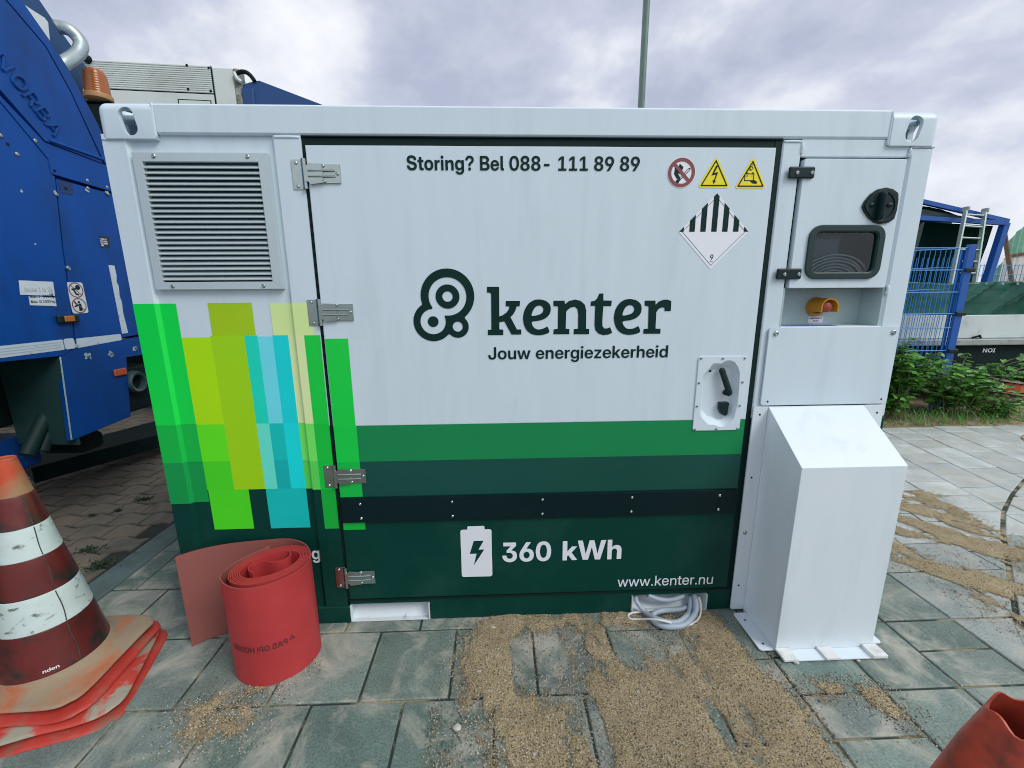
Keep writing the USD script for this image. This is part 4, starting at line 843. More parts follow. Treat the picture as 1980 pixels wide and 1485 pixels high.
plate('tailgate_panel', [(-80, -60), (10, 0), (87, 90), (136, 178), (192, 300), (199, 316), (88, 273), (9, 183), (-70, 95)], t=.03, x=TX+.010)
plate('tailgate_edge', [(12, -2), (40, -2), (97, 79), (131, 131), (189, 239), (215, 300), (2.03, float(ty(230, 322)[1])), (203, 316), (194, 298), (138, 177), (90, 90)], t=.05, x=TX+.004)
# pressed ridge and embossed letters
T.part('pressed_ridge', [tube([(TX+.012, *ty(92, 272)), (TX+.012, *ty(196, 308))], .009, 8)], BLUE(), smooth=True)
def emboss(ch, quad):
    """letter fitted to the parallelogram top-left, top-right, bottom-left in the tailgate plane"""
    s = fit(text_shape(ch, 640), 0, 0, 1, 1); a, b, c = [np.array(ty(*q, TX+.012)) for q in quad]
    f = lambda q: np.c_[c[0]+q[:, 0]*(b-a)[0]+q[:, 1]*(a-c)[0], c[1]+q[:, 0]*(b-a)[1]+q[:, 1]*(a-c)[1]]
    g = shapely.transform(s, f).buffer(.002)
    T.part('embossed_letter', [prism_x(g, TX+.0095, TX+.016), prism_x(g.buffer(-.0035), TX+.016, TX+.0195)], BLUE())
for ch, q in (('N', [(6, 103), (27, 128), (-8, 120)]), ('O', [(29, 141), (55, 169), (20, 158)]), ('R', [(63, 177), (79, 205), (46, 193)]), ('B', [(84, 203), (98, 227), (67, 218)]), ('A', [(99, 233), (114, 262), (90, 243)])):
    pass
for ch, cpx, (w_, h_) in (('N', (6, 119), (.080, .078)), ('O', (37, 160), (.078, .080)), ('R', (61, 192), (.070, .078)), ('B', (82, 220), (.066, .078)), ('A', (104, 248), (.078, .076))):
    s = fit(text_shape(ch, 620), -.5, -.5, .5, .5); c = np.array(ty(*cpx, TX+.012)); ang = math.atan2(ty(104, 250)[1]-ty(7, 119)[1], ty(104, 250)[0]-ty(7, 119)[0])
    g = aff.translate(aff.rotate(aff.scale(s, w_*.92, h_, origin=(0, 0)), math.degrees(ang), origin=(0, 0)), c[0], c[1])
    T.part('embossed_letter', [prism_x(g, TX+.0095, TX+.016), prism_x(g.buffer(-.004), TX+.016, TX+.020)], BLUE())
# lower flap, void, body behind
plate('rear_flap', [(118, 690), (144, 674), (1.60, float(ty(250, 650)[1])), (1.60, float(ty(262, 689)[1])), (244, 691), (253, 805), (139, 852)], t=.03, x=TX-.002)
T.part('rear_flap_side', prism_y(Polygon([(TX-.34, .60), (TX-.006, .585), (TX-.006, 1.10), (TX-.34, 1.10)]), ty(118, 700)[0]-.004, ty(118, 700)[0]+.01), pm('flap_side', (.012, .05, .05), .6, var=.2))
T.part('body', cbox(-3.45, TX-.036, -2.6, 1.2, 1.16, 2.62, .02), BLUE(), label='main blue body behind the side panels')
T.part('hopper', [prism_x(Polygon([(1.2, 1.16), (1.98, 1.16), (1.95, 1.75), (1.6, 2.1), (1.2, 2.5)]), -3.45, TX-.036)], DARK())
T.part('chassis', [cbox(-3.2, -1.5, -2.6, 1.1, .70, 1.158, .01)], DARK())
WR = lathe([(.18, -.13), (.28, -.14), (.44, -.15), (.50, -.12), (.50, .12), (.44, .15), (.28, .14), (.18, .10), (.08, .09), (.0001, .11)], 36, (0, 0, 0), 'x')
wv = WR.copy(); wv.apply_translation((-1.32, -.25, .50)); wp = T.part('wheel', wv, DARK(), smooth=30)
# dark bumper beam, struts and small lamps
T.part('beam', prism_z(Polygon([gnd(40, 884, .22), gnd(262, 824, .22), gnd(330, 806, .22), gnd(345, 824, .22), gnd(300, 842, .22), gnd(60, 905, .22)]).buffer(0), .10, .22), DARK())
for a, b, r in (((52, 880), (98, 782), .035), ((82, 872), (106, 800), .03)):
    p, q = at(*a, 0, TX-.18), at(*b, 0, TX-.18); T.part('strut', cyl(p, q, r, 12), pm('strut_dark', (.008, .028, .028), .6, spec=.25), smooth=40)
T.part('blue_crossmember', cbox(TX-.75, TX-.4, .55, .95, .42, .62, .01), BLUE())
T.part('rear_hinge', cbox(TX-.5, TX-.22, 1.02, 1.2, .44, .56, .03), DARK())
rc = at(266, 738, 0, TX+.0)
T.part('ring_lamp', [lathe([(.050, -.01), (.050, .03), (.066, .035), (.074, .02), (.078, -.03)], 28, (TX-.02, rc[1], rc[2]), 'x')], pm('ring_grey', (.05, .10, .10), .4, metal=.3), smooth=30)
T.part('ring_lamp_well', lathe([(.052, 0), (.0001, -.005)], 24, (TX-.02, rc[1], rc[2]), 'x'), DARK())
T.part('lamp_bracket', cbox(TX-.20, TX-.03, rc[1]-.09, rc[1]+.20, rc[2]-.20, rc[2]+.10, .01), DARK())
# reflective tape, stickers, marker lights
TAPE = pm('reflective_tape', (.52, .62, .66), .35, var=.08, vscale=14, bump=.08, bscale=50, dirt=(.15, .22, .26), dscale=26, dlo=.62, dhi=.70)
def decal(pts, x, m, name, parent=None, t=.0015, label=None):
    pg = Polygon([ty(*q, x) for q in pts]).buffer(.004).buffer(-.004); return T.part(name, prism_x(pg, x-.0005, x+t), m, parent=parent, label=label)
p0, p1 = ty(0, 656), ty(120, 648)
tl = T.part('reflective_tape', [prism_x(rrect(ty(-60, 660)[0], ty(120, 656)[0], 1.142, 1.200, .006), TX, TX+.0015)], TAPE)
T.part('reflective_tape', [prism_x(rrect(ty(122, 656)[0], ty(142, 654)[0], 1.142, 1.202, .012), TX, TX+.0015)], TAPE)
T.part('reflective_tape', [prism_x(rrect(ty(147, 652)[0], ty(234, 645)[0], 1.133, 1.196, .010), TX-.004, TX-.0025)], TAPE)
a_, b_ = ty(211, 513)[0], ty(222, 513)[0]
T.part('reflective_tape', [prism_x(Polygon([(a_, 1.632), (b_, 1.630), (b_+.001, 1.57), (b_-.008, 1.53), (b_+.002, 1.50), (b_-.006, 1.44), (b_+.002, 1.40), (b_-.004, 1.33), (b_+.004, 1.197), (a_, 1.197)]), TX-.004, TX-.0025)], TAPE, label='upright torn tape')
for z in (1.157, 1.171, 1.185): T.part('tape_groove', [prism_x(sbox(ty(-60, 660)[0]+.02, z-.0015, ty(119, 656)[0]-.01, z+.0015), TX+.0012, TX+.0021)], pm('tape_line', (.34, .44, .50), .4))
STK = pm('sticker_white', (.60, .68, .70), .45, var=.06, vscale=18)
s1 = decal([(36, 542), (102, 545), (106, 572), (39, 570)], TX, STK, 'sticker')
tw = fit(text_shape('house 1 to 2a', 500), ty(47, 560)[0], 1.462, ty(100, 560)[0], 1.487)
T.part('faded_lettering', prism_x(tw, TX+.0016, TX+.0019), pm('faded_grey', (.30, .38, .38), .6), parent=s1)
s2 = decal([(55, 573), (106, 575), (109, 592), (58, 590)], TX, STK, 'sticker')
a0, a1 = ty(59, 582)[0], ty(107, 582)[0]
for k, w_ in enumerate(('Max. I   500 kg.', 'Max. II 1000 kg.')):
    T.part('lettering', prism_x(fit(text_shape(w_, 700), a0, 1.428-.027*k, a1, 1.446-.027*k), TX+.0016, TX+.0020), INK, parent=s2)
s3 = T.part('sticker', [prism_x(rrect(ty(135, 575)[0], ty(166, 575)[0], ty(150, 606)[1], ty(150, 546)[1], .012), TX-.004, TX-.0025)], STK)
cy_, = (sum((ty(135, 575)[0], ty(166, 575)[0]))/2,)
zt, zb_ = ty(150, 561)[1], ty(152, 591)[1]
for zc_, k in ((zt, 0), (zb_, 1)):
    r = abs(ty(135, 575)[0]-ty(166, 575)[0])/2*.9
    rr_ = Point(cy_, zc_).buffer(r).difference(Point(cy_, zc_).buffer(r*.86)).union(LineString([(cy_-r*.66, zc_+r*.66), (cy_+r*.66, zc_-r*.66)]).buffer(r*.06))
    T.part('pictogram_ring', prism_x(rr_, TX-.0024, TX-.0020), BR, parent=s3)
    man = unary_union([Point(cy_+.3*r, zc_+.35*r).buffer(r*.33), LineString([(cy_-.3*r, zc_), (cy_-.1*r, zc_-.5*r), (cy_+.2*r, zc_-.6*r)]).buffer(r*.12), LineString([(cy_-.5*r, zc_+.1*r), (cy_, zc_+.2*r)]).buffer(r*.12)]) if k == 0 else unary_union([Point(cy_+.05*r, zc_+.45*r).buffer(r*.16), Polygon([(cy_-.15*r, zc_-.7*r), (cy_+.35*r, zc_-.7*r), (cy_+.3*r, zc_+.25*r), (cy_-.05*r, zc_+.25*r)]), LineString([(cy_, zc_+.1*r), (cy_-.6*r, zc_-.1*r)]).buffer(r*.1), LineString([(cy_-.6*r, zc_+.5*r), (cy_-.3*r, zc_)]).buffer(r*.06)])
    T.part('pictogram_figure', prism_x(man.intersection(Point(cy_, zc_).buffer(r*.84)), TX-.0024, TX-.0021), INK, parent=s3)
s4 = decal([(192, 456), (211, 457), (212, 479), (194, 478)], TX-.004, pm('sticker_black', (.006, .02, .022), .4), 'sticker')
for k in range(4): T.part('lettering', prism_x(fit(text_shape(('TURN IT', 'PULL AND', 'BE A TRIGGER', '!')[k], 700), ty(195, 467)[0], ty(200, 462+4*k)[1]-.006, ty(208 if k < 3 else 200, 467)[0], ty(200, 462+4*k)[1]+.003), TX-.0024, TX-.0019), WV, parent=s4)
AMB = pm('amber_lens', (.42, .14, .02), .25, var=.1, bevel=.002)
q0, q1 = ty(107, 618), ty(149, 618)
ml = T.part('marker_light', cbox(TX, TX+.02, q0[0], q1[0], q0[1]-.022, q0[1]+.022, .006), BLACKP())
T.part('lens', cbox(TX+.02, TX+.026, ty(117, 617)[0], ty(137, 617)[0], q0[1]-.015, q0[1]+.018, .004), AMB, parent=ml)
q0, q1 = ty(219, 722), ty(243, 720)
T.part('reflector', cbox(TX-.001, TX+.012, q0[0], q1[0], q0[1]-.022, q0[1]+.022, .004), pm('orange_reflector', (.46, .09, .03), .4, var=.05))
for px, py in ((67, 272), (32, 298), (98, 569), (0, 262), (130, 518), (170, 688), (215, 683), (262, 672), (108, 376), (168, 349), (169, 364), (206, 362), (208, 375)):
    y_, z_ = ty(px, py); T.part('bolt', bolt_x(y_, z_, TX+.001, .011, .007), pm('bolt_steel', (.30, .36, .34), .4, metal=.7, var=.3, vscale=80))
CH = pm('chipped_paint', (.32, .44, .50), .6, var=.4, vscale=60)
for px, py, r in ((132, 518, .016), (170, 689, .022), (215, 684, .020), (261, 675, .018), (107, 372, .012), (148, 668, .012), (169, 368, .014), (207, 372, .012), (41, 369, .008), (68, 472, .006)):
    y_, z_ = ty(px, py); th = np.linspace(0, 2*math.pi, 15)[:-1]; rr_ = r*(.45+.75*np.array([rnd.random() for _ in th]))
    T.part('paint_chip', prism_x(Polygon(np.c_[y_+rr_*np.cos(th), z_+rr_*np.sin(th)]).buffer(0), TX-.0035, TX+.0006), CH)
T.part('hole', bolt_x(*ty(15, 279), TX+.0003, .009, .0005), DARK()); T.part('hole', bolt_x(*ty(104, 330), TX+.005, .009, .0005), DARK())
plate('patch', [(113, 348), (140, 354), (142, 377), (116, 372)], x=TX-.002, t=.002, mat=pm('patch_blue', (.006, .04, .14), .6, var=.2)); T.part('hole', bolt_x(*ty(128, 365), TX-.0018, .010, .0004), DARK())
plate('edge_wear', [(115, 690), (118, 690), (140, 850), (137, 850)], x=TX+.0005, t=.001, mat=CH)
# frame at the back, white plate, loop handle, beacon
T.part('rear_frame', prism_x(Polygon([ty(*q, -1.34) for q in ((40, -40), (58, -22), (76, 0), (108, 47), (152, 108), (166, 129), (168, 138), (160, 175), (176, 215), (150, 215), (70, 60), (10, -40))]).buffer(0), -1.40, -1.34), pm('frame_blue', (.004, .055, .15), .5, var=.1))
T.part('white_plate', prism_x(Polygon([ty(*q, -1.25) for q in ((40, 4), (62, 19), (86, 34), (93, 43), (97, 82), (76, 52), (74, 46))]).buffer(0), -1.262, -1.25), pm('plate_white', (.58, .64, .64), .5, var=.06))
T.part('loop_handle', tube([at(px, py, 0, x_) for px, py, x_ in ((108, 53, -1.25), (122, 53, -1.22), (140, 62, -1.18), (154, 78, -1.16), (156, 93, -1.15), (146, 108, -1.15), (126, 121, -1.15), (110, 134, -1.17))], .036, 14, smooth=40), GALV(), smooth=True)
bc = at(190, 184, 0, -1.22)
bcn = T.part('beacon', lathe([(.001, .150), (.040, .148), (.054, .138), (.061, .115), (.067, .010), (.069, .0)], 28, tuple(bc)), usdkit.material(stage, '/World/Looks/beacon_lens', {'geo': ('geometry', {}), 'w': ('wave_texture', {'wave_type': 'bands', 'bands_direction': 'z', 'scale': 22.0}), 'bp': ('bump', {'strength': .35, 'distance': .004}), 'p': ('principled_bsdf', {'base_color': (.34, .095, .014), 'roughness': .2, 'coat_weight': .3})}, [('geo.position', 'w.vector'), ('w.fac', 'bp.height'), ('bp.normal', 'p.normal')], surface='p.BSDF'), smooth=40)
T.part('beacon_reflector', [lathe([(.022, .02), (.028, .05), (.022, .09), (.0001, .10)], 14, tuple(bc)), cbox(bc[0]-.035, bc[0]+.035, bc[1]-.004, bc[1]+.004, bc[2]+.03, bc[2]+.11)], GALV(), parent=bcn)
T.part('beacon_foot', lathe([(.072, .0), (.076, -.006), (.074, -.028), (.05, -.045), (.0001, -.045)], 28, tuple(bc)), pm('beacon_tan', (.40, .22, .09), .5, var=.08), parent=bcn, smooth=40)
T.part('beacon_bracket', [cbox(bc[0]-.11, bc[0]+.11, bc[1]-.06, bc[1]+.13, bc[2]-.062, bc[2]-.051, .004), cbox(bc[0]-.09, bc[0]+.05, bc[1]-.05, bc[1]+.05, bc[2]-.5, bc[2]-.063, .01)], DARK())

# ================================================================ white truck behind the container
V2 = Thing('box_truck', 'white ribbed truck body with sloping blue rear hood behind the container', 'truck', (-1.2, 3.2, 0), rot=5.0)
TW = pm('body_white', (.60, .66, .62), .5, var=.05, vscale=2, bump=.03, bscale=200, bevel=.004, dirt=(.44, .48, .42), dscale=1.8, dlo=.5, dhi=.8)
yb = 3.2
def yx(px, py, y=yb): q = at(px, py, 1, y); return (float(q[0]), float(q[2]))
cor = yx(413, 128); cb = yx(416, 196)
V2.part('body', [cbox(-5.6, -1.43, yb+.012, yb+2.3, .95, 3.66, .01)], TW)
for k in range(13):
    z = 3.648-.0185*k
    V2.part('rib', cbox(-5.6, -1.432, yb, yb+.0115, z-.0165, z-.0005, .003), TW)
V2.part('lower_panel', cbox(-5.6, -1.432, yb+.001, yb+.0115, 2.4, 3.398, .003), TW)
V2.part('panel_joint', [cbox(-1.430, -1.422, yb+.006, yb+.02, 2.4, 3.655, .001), cbox(-5.6, -1.43, yb+.006, yb+.0118, 3.399, 3.407, .0005)], DARK())
V2.part('corner_panel', cbox(-1.421, -1.225, yb+.003, yb+2.3, 2.0, 3.645, .01), TW)
V2.part('corner_trim', [cbox(-1.224, -1.165, yb-.004, yb+.12, 2.0, 3.640, .008)], pm('trim_grey', (.30, .32, .26), .6, var=.3, vscale=14, dirt=(.10, .11, .08), dscale=12, dlo=.45, dhi=.6))
hp = V2.part('hatch', prism_y(sbox(-1.76, 3.05, -1.47, 3.335), yb-.003, yb+.0009), TW)
V2.part('hatch_outline', prism_y(sbox(-1.768, 3.05, -1.462, 3.343).difference(sbox(-1.761, 3.04, -1.469, 3.336)), yb-.0035, yb+.0008), DARK(), parent=hp)
for px, py in ((366, 130), (406, 133), (218, 168), (369, 176), (410, 178)):
    x, z = yx(px, py, yb-.002); V2.part('screw', screw(x, z, yb-.001, .012, .006), DARK())
x, z = yx(190, 127); V2.part('lamp', [lathe([(.038, 0), (.034, .03), (.0001, .05)], 14, (x, yb, z), '-y'), prism_y(Polygon([(x-.075, z+.045), (x+.0, z+.04), (x+.01, z-.03)]), yb-.035, yb)], DARK())
hood = [yx(462, 152), yx(468, 150), yx(490, 153), yx(632, 201), yx(640, 230), yx(440, 230), yx(450, 196)]
V2.part('rear_hood', prism_y(Polygon([(-1.155, 2.2), (-1.150, hood[1][1]-.06), (-1.09, hood[1][1]-.035), (-.99, hood[2][1]), (hood[3][0], hood[3][1]), (-.05, 3.0), (-.05, 2.2)]), yb+.01, yb+2.2), pm('hood_blue', (.006, .055, .19), .45, var=.06, bevel=.01))
V2.part('hose', tube([at(px, py, 1, yb) for px, py in ((456, 150), (460, 141), (468, 138), (477, 140), (485, 147), (491, 156))], .020, 10, smooth=24), DARK(), smooth=True)
V2.part('flap', cbox(-1.163, -1.05, yb-.01, yb+.05, 2.3, hood[1][1]-.09, .01), pm('hood_blue', (.006, .055, .19)))
V2.part('bracket', [tube([at(px, py, 1, yb-.02) for px, py in ((452, 140), (458, 152), (466, 158))], .018, 6)], TW)
V2.part('bolt', screw(*yx(476, 173), yb+.009, .018, .008), DARK())
V2.part('chassis', cbox(-5.4, -.3, yb+.5, yb+1.8, .55, .94, .01), DARK())
for x in (-4.4, -1.9):
    w2 = lathe([(.18, -.12), (.44, -.14), (.50, -.1), (.50, .1), (.44, .14), (.18, .10), (.0001, .10)], 28, (0, 0, 0), '-y'); w2.apply_translation((x, yb+.2, .5)); V2.part('wheel', w2, DARK(), smooth=30)

# ================================================================ lamp post
lpp = at(1242.5, 100, 1, 10.0)
LPT = Thing('lamp_post', 'tall slim grey-green lamp post rising behind the container', 'lamp post', (lpp[0]+.02, 10.0, 0))
pb, ptp = at(1239.7, 205, 1, 10.0), at(1250.5, -4, 1, 10.0); dd = (ptp-pb)/(ptp[2]-pb[2]); base_p = pb-dd*pb[2]
LPT.part('pole', tube([base_p, base_p+dd*4, base_p+dd*9.2], .083, 18), pm('post_grey', (.13, .20, .17), .5, metal=.2, var=.1, vscale=4), smooth=40)
LPT.part('lantern', cbox(base_p[0]+dd[0]*9.2-.1, base_p[0]+dd[0]*9.2+.7, 9.88, 10.12, 9.2, 9.34, .04), pm('post_grey', (.13, .20, .17)))
LPT.part('foot', tube([base_p, base_p+dd*1.2], .11, 18), pm('post_grey', (.13, .20, .17)), smooth=40)

# ================================================================ soil, weeds and yard behind on the right
SOIL = pm('soil', (.26, .20, .125), .95, var=.3, vscale=2.5, grain=.3, gscale=110, bump=.6, bscale=45, dirt=(.12, .10, .06), dscale=7, dlo=.48, dhi=.62)
xs_, ys_ = np.linspace(3.4, 26, 150), np.r_[np.linspace(2.2, 4.2, 56), np.linspace(4.3, 24, 60)]
X, Y = np.meshgrid(xs_, ys_); edge = 2.50+.10*(fb(X, Y, 1.6, seed=4)-.5)*2+.02*(X-5.3)*0
hs = np.clip((Y-edge)*.14, -.03, .05)+.035*(fb(X, Y, 3.0, seed=6)-.5)*np.clip((Y-edge)*4, 0, 1)+.012*(fb(X, Y, 14., seed=8)-.5)-.004
idx = np.arange(X.size).reshape(X.shape); q = np.stack([idx[:-1, :-1], idx[:-1, 1:], idx[1:, 1:], idx[1:, :-1]], -1).reshape(-1, 4)
Vs_ = np.stack([X, Y, hs], -1).reshape(-1, 3)
solo('soil', (Vs_, q), SOIL, 'strip of bare sandy soil with dry litter behind the paving', 'soil', kind='structure', smooth=True)
def soil_z(x, y): return float(np.clip((y-2.5)*.14, -.02, .05))
LEAFM = []
for i, c in enumerate(((.045, .16, .022), (.095, .29, .04), (.17, .40, .07), (.03, .115, .028))):
    nm = 'leaf_green_%d' % i
    LEAFM.append(usdkit.material(stage, '/World/Looks/'+nm, {'geo': ('geometry', {}), 'n': ('noise_texture', {'scale': 14.0, 'detail': 3.0}), 'r': ('map_range', {'from_min': .3, 'from_max': .7, 'to_min': .7, 'to_max': 1.3}), 's': ('vector_math', {'math_type': 'scale', 'vector1': c}), 'p': ('principled_bsdf', {'roughness': .42}), 't': ('translucent_bsdf', {'color': tuple(v*1.5 for v in c)}), 'm': ('mix_closure', {'fac': .28})},
        [('geo.position', 'n.vector'), ('n.fac', 'r.value'), ('r.result', 's.scale'), ('s.vector', 'p.base_color'), ('p.BSDF', 'm.closure1'), ('t.BSDF', 'm.closure2')], surface='m.closure'))
STEM = pm('stem', (.09, .11, .04), .7, var=.2)
LV = np.array([(0, 0, 0), (.22, .20, .03), (.55, .27, .035), (.85, .14, .01), (1, 0, -.05), (.85, -.14, .01), (.55, -.27, .035), (.22, -.20, .03), (.5, 0, -.03)])
LFc = np.array([(0, 8, 1), (1, 8, 2), (2, 8, 3), (3, 8, 4), (4, 8, 5), (5, 8, 6), (6, 8, 7), (7, 8, 0)])
def leaf(p, d, up, s):
    d = d/np.linalg.norm(d); sd = np.cross(up, d); sd /= np.linalg.norm(sd)+1e-9; u = np.cross(d, sd)
    return np.asarray(p)+s*(LV[:, :1]*d+LV[:, 1:2]*sd*1.15+LV[:, 2:]*u)
def bush(name, label, cat, x, y, canes, size, nparts, group=None, seed=1, spread=.5, height=.8, per=13, lean=(0, 0)):
    r = random.Random(seed); t = Thing(name, label, cat, (x, y, 0), group); all_leaves = []; st = []
    for c in range(canes):
        a = r.uniform(0, 2*math.pi); R = spread*r.uniform(.25, 1); hh = height*r.uniform(.45, 1.0); bx, by = x+r.uniform(-.25, .25)*spread, y+r.uniform(-.2, .2)*spread
        ex_, ey_ = x+R*math.cos(a)+lean[0]*hh, y+.55*R*math.sin(a)+lean[1]*hh; z0 = soil_z(bx, by)
        pts = []
        for k in range(9):
            u = k/8; zz_ = z0+hh*(1.55*u-.75*u*u); pts.append((bx+(ex_-bx)*u**1.3, by+(ey_-by)*u**1.3, max(.02, zz_)))
        st.append(tube(pts, .0045, 5))
        P = np.array(pts)
        for k in range(per):
            u = r.uniform(.12, 1); i = min(7, int(u*8)); p = P[i]+(P[i+1]-P[i])*(u*8-i)+np.array([r.gauss(0, .03), r.gauss(0, .03), r.gauss(0, .02)])
            base_d = np.array([r.gauss(0, 1), r.gauss(0, 1)-.5, r.uniform(-.5, .35)]); up = np.array([r.gauss(0, .35), r.gauss(0, .35)-.25, 1.0])
            for j in (-1, 0, 1):
                th = j*.95; dd_ = np.array([base_d[0]*math.cos(th)-base_d[1]*math.sin(th), base_d[0]*math.sin(th)+base_d[1]*math.cos(th), base_d[2]])
                s = size*r.uniform(.6, 1.15)*(1.1 if j == 0 else .85); all_leaves.append((leaf(p, dd_, up, s), u))
    t.part('stem', st, STEM, smooth=True)
    all_leaves.sort(key=lambda q: pix(q[0].mean(0))[2])
    rest = [[], [], [], []]
    for i, (v, u) in enumerate(all_leaves):
        k = 2 if r.random() < .18+.3*(u > .8) else r.choice((0, 1, 1, 3, 0))
        if i < nparts: t.part('leaf', (v, LFc), LEAFM[k])
        else: rest[k].append((v, LFc))
    for k in range(4):
        if rest[k]: t.part('foliage', [trimesh.Trimesh(v, f, process=False) for v, f in rest[k]], LEAFM[k], kind='stuff')
    return t
b1 = gnd(1775, 800); b2 = gnd(1870, 800); b3 = gnd(1935, 806)
bush('bramble_bush', 'dense dark bramble bush against the container edge before the blue fence', 'bush', 5.75, 2.82, 60, .086, 150, seed=5, spread=.70, height=1.08, per=12)
bush('bramble_bush', 'bramble with long shoots of pale leaves reaching over the trailer lamp', 'bush', 6.55, 2.85, 42, .083, 110, seed=9, spread=.78, height=.84, per=10, lean=(.25, 0))
bush('weed', 'low leafy weed at the foot of the trailer on the far right', 'plant', 7.05, 2.78, 26, .05, 60, seed=12, spread=.45, height=.26, per=10)
bush('weed', 'tall thin weed growing up through the blue mesh fence', 'plant', 5.95, 3.02, 7, .035, 20, seed=21, spread=.35, height=1.12, per=22)
# grass tufts and dry litter: uncountable
gv, gf, n_ = [[], []], [[], []], [0, 0]
for i in range(2600):
    x, y = rnd.uniform(4.6, 9.0), 2.56+abs(rnd.gauss(0, .22)); w = rnd.uniform(.002, .005); k = 0 if rnd.random() < .55 else 1
    if k == 0: hgt = rnd.uniform(.03, .16)*(1 if meshkit.noise(np.array([[x*3, y*3, 0]]), 3)[0] > .45 else .35); lx, ly = rnd.gauss(0, .5)*hgt, rnd.gauss(0, .4)*hgt
    else: hgt = rnd.uniform(.004, .03); lx, ly = rnd.gauss(0, .07), rnd.gauss(0, .05)
    a = rnd.uniform(0, 3.14); z = soil_z(x, y)-.003
    P = [(x-w*math.cos(a), y-w*math.sin(a), z), (x+w*math.cos(a), y+w*math.sin(a), z), (x+lx*.45+w*.8*math.cos(a), y+ly*.45, z+hgt*.65), (x+lx*.45-w*.8*math.cos(a), y+ly*.45, z+hgt*.65), (x+lx, y+ly, z+hgt)]
    gv[k] += P; b = n_[k]; gf[k] += [(b, b+1, b+2), (b, b+2, b+3), (b+3, b+2, b+4)]; n_[k] += 5
solo('grass', (np.array(gv[0]), np.array(gf[0])), LEAFM[1], 'thin green grass growing along the soil strip', 'grass', kind='stuff')
solo('dry_litter', (np.array(gv[1]), np.array(gf[1])), pm('straw', (.36, .29, .17), .9, var=.3, vscale=20), 'dry straw and twigs lying on the soil strip', 'litter', kind='stuff')
# moss and weeds in the brick joints
MOSS = pm('moss', (.03, .055, .03), .9, var=.4, vscale=30, bump=.5, bscale=80)
for (px, py), r, lab in (((280, 966), .10, 'dark moss tuft against the container among the bricks'), ((228, 988), .05, 'small flat dark moss patch, middle of the bricks'), ((172, 1064), .11, 'ragged moss tuft between the bricks nearest the cone'), ((195, 1095), .14, 'moss growing along the kerb beside the cone stack'), ((178, 998), .04, 'tiny moss speck on the bricks left of the flat patch')):
    x, y = gnd(px, py); Vm, Fm = [], []; nb = 0
    for k in range(int(900*r)):
        ca, rr_ = rnd.uniform(0, 6.28), r*abs(rnd.gauss(0, .36)); bx, by = x+rr_*math.cos(ca), y+rr_*.6*math.sin(ca); w = rnd.uniform(.003, .007); hgt = rnd.uniform(.004, .022); a = rnd.uniform(0, 6.28)
        Vm += [(bx-w, by, 0), (bx+w*math.cos(a), by+w*math.sin(a), 0), (bx+rnd.gauss(0, .012), by+rnd.gauss(0, .012), hgt), (bx+w, by+w, .002)]; Fm += [(nb, nb+1, nb+2), (nb+1, nb+3, nb+2)]; nb += 4
    solo('moss_tuft', (np.array(Vm), np.array(Fm)), MOSS, lab, 'moss', 'moss tufts in the brick paving')

# ================================================================ blue mesh fence panels
FB = pm('fence_blue', (.006, .085, .36), .4, var=.08, bevel=.002); FBW = pm('wire_blue', (.025, .22, .56), .45, var=.08)
def fence(label, p0, p1, z0, z1, rails, nw, post=True, group=None, sag=0.0, r=.0032):
    t = Thing('mesh_fence', label, 'fence', (p0[0], p0[1], 0), group); p0, p1 = np.array(p0), np.array(p1)
    for k in range(nw):
        u = (k+.5)/nw; q = p0+(p1-p0)*u; t.part('wire', tube([(q[0], q[1], z0), (q[0]+sag*.2*math.sin(u*9), q[1], z1)], r, 5), FBW)
    for z in rails: t.part('rail', [tube([(p0[0], p0[1]-.006, z), (p1[0], p1[1]-.006, z+sag*.3)], .0055, 6), tube([(p0[0], p0[1]+.006, z), (p1[0], p1[1]+.006, z+sag*.3)], .0055, 6)], FBW)
    if post: 
        t.part('post', cbox(p1[0]-.03, p1[0]+.06, p1[1]-.02, p1[1]+.02, .0, z1+.03, .004), FB)
        t.part('post', cbox(p1[0]-.055, p1[0]-.028, p1[1]+.02, p1[1]+.05, .0, z1-.02, .004), FB)
        for z in rails[::2]: t.part('clamp', cbox(p1[0]-.04, p1[0]+.075, p1[1]-.045, p1[1]-.021, z-.022, z+.022, .006), BLACKP())
    return t
fy = 3.02
fx = float(at(1850, 600, 1, fy)[0])
fence('front blue wire mesh fence panel ending in a flat blue post', (4.1, fy), (fx, fy), .30, 1.90, (.30, .46, .76, 1.02, 1.18, 1.42, 1.66, 1.895), 42)
fence('second blue mesh panel leaning just behind the first one', (4.1, fy+.16), (fx-.06, fy+.10), .3, 1.80, (.5, 1.1, 1.38, 1.62, 1.82), 40, post=False, sag=.25)
fence('far thin blue mesh fence between the canopy and the green tunnel', (9.0, 7.4), (16.5, 7.2), .1, 1.98, (.2, 1.0, 1.76, 1.96), 90, post=False, r=.006)

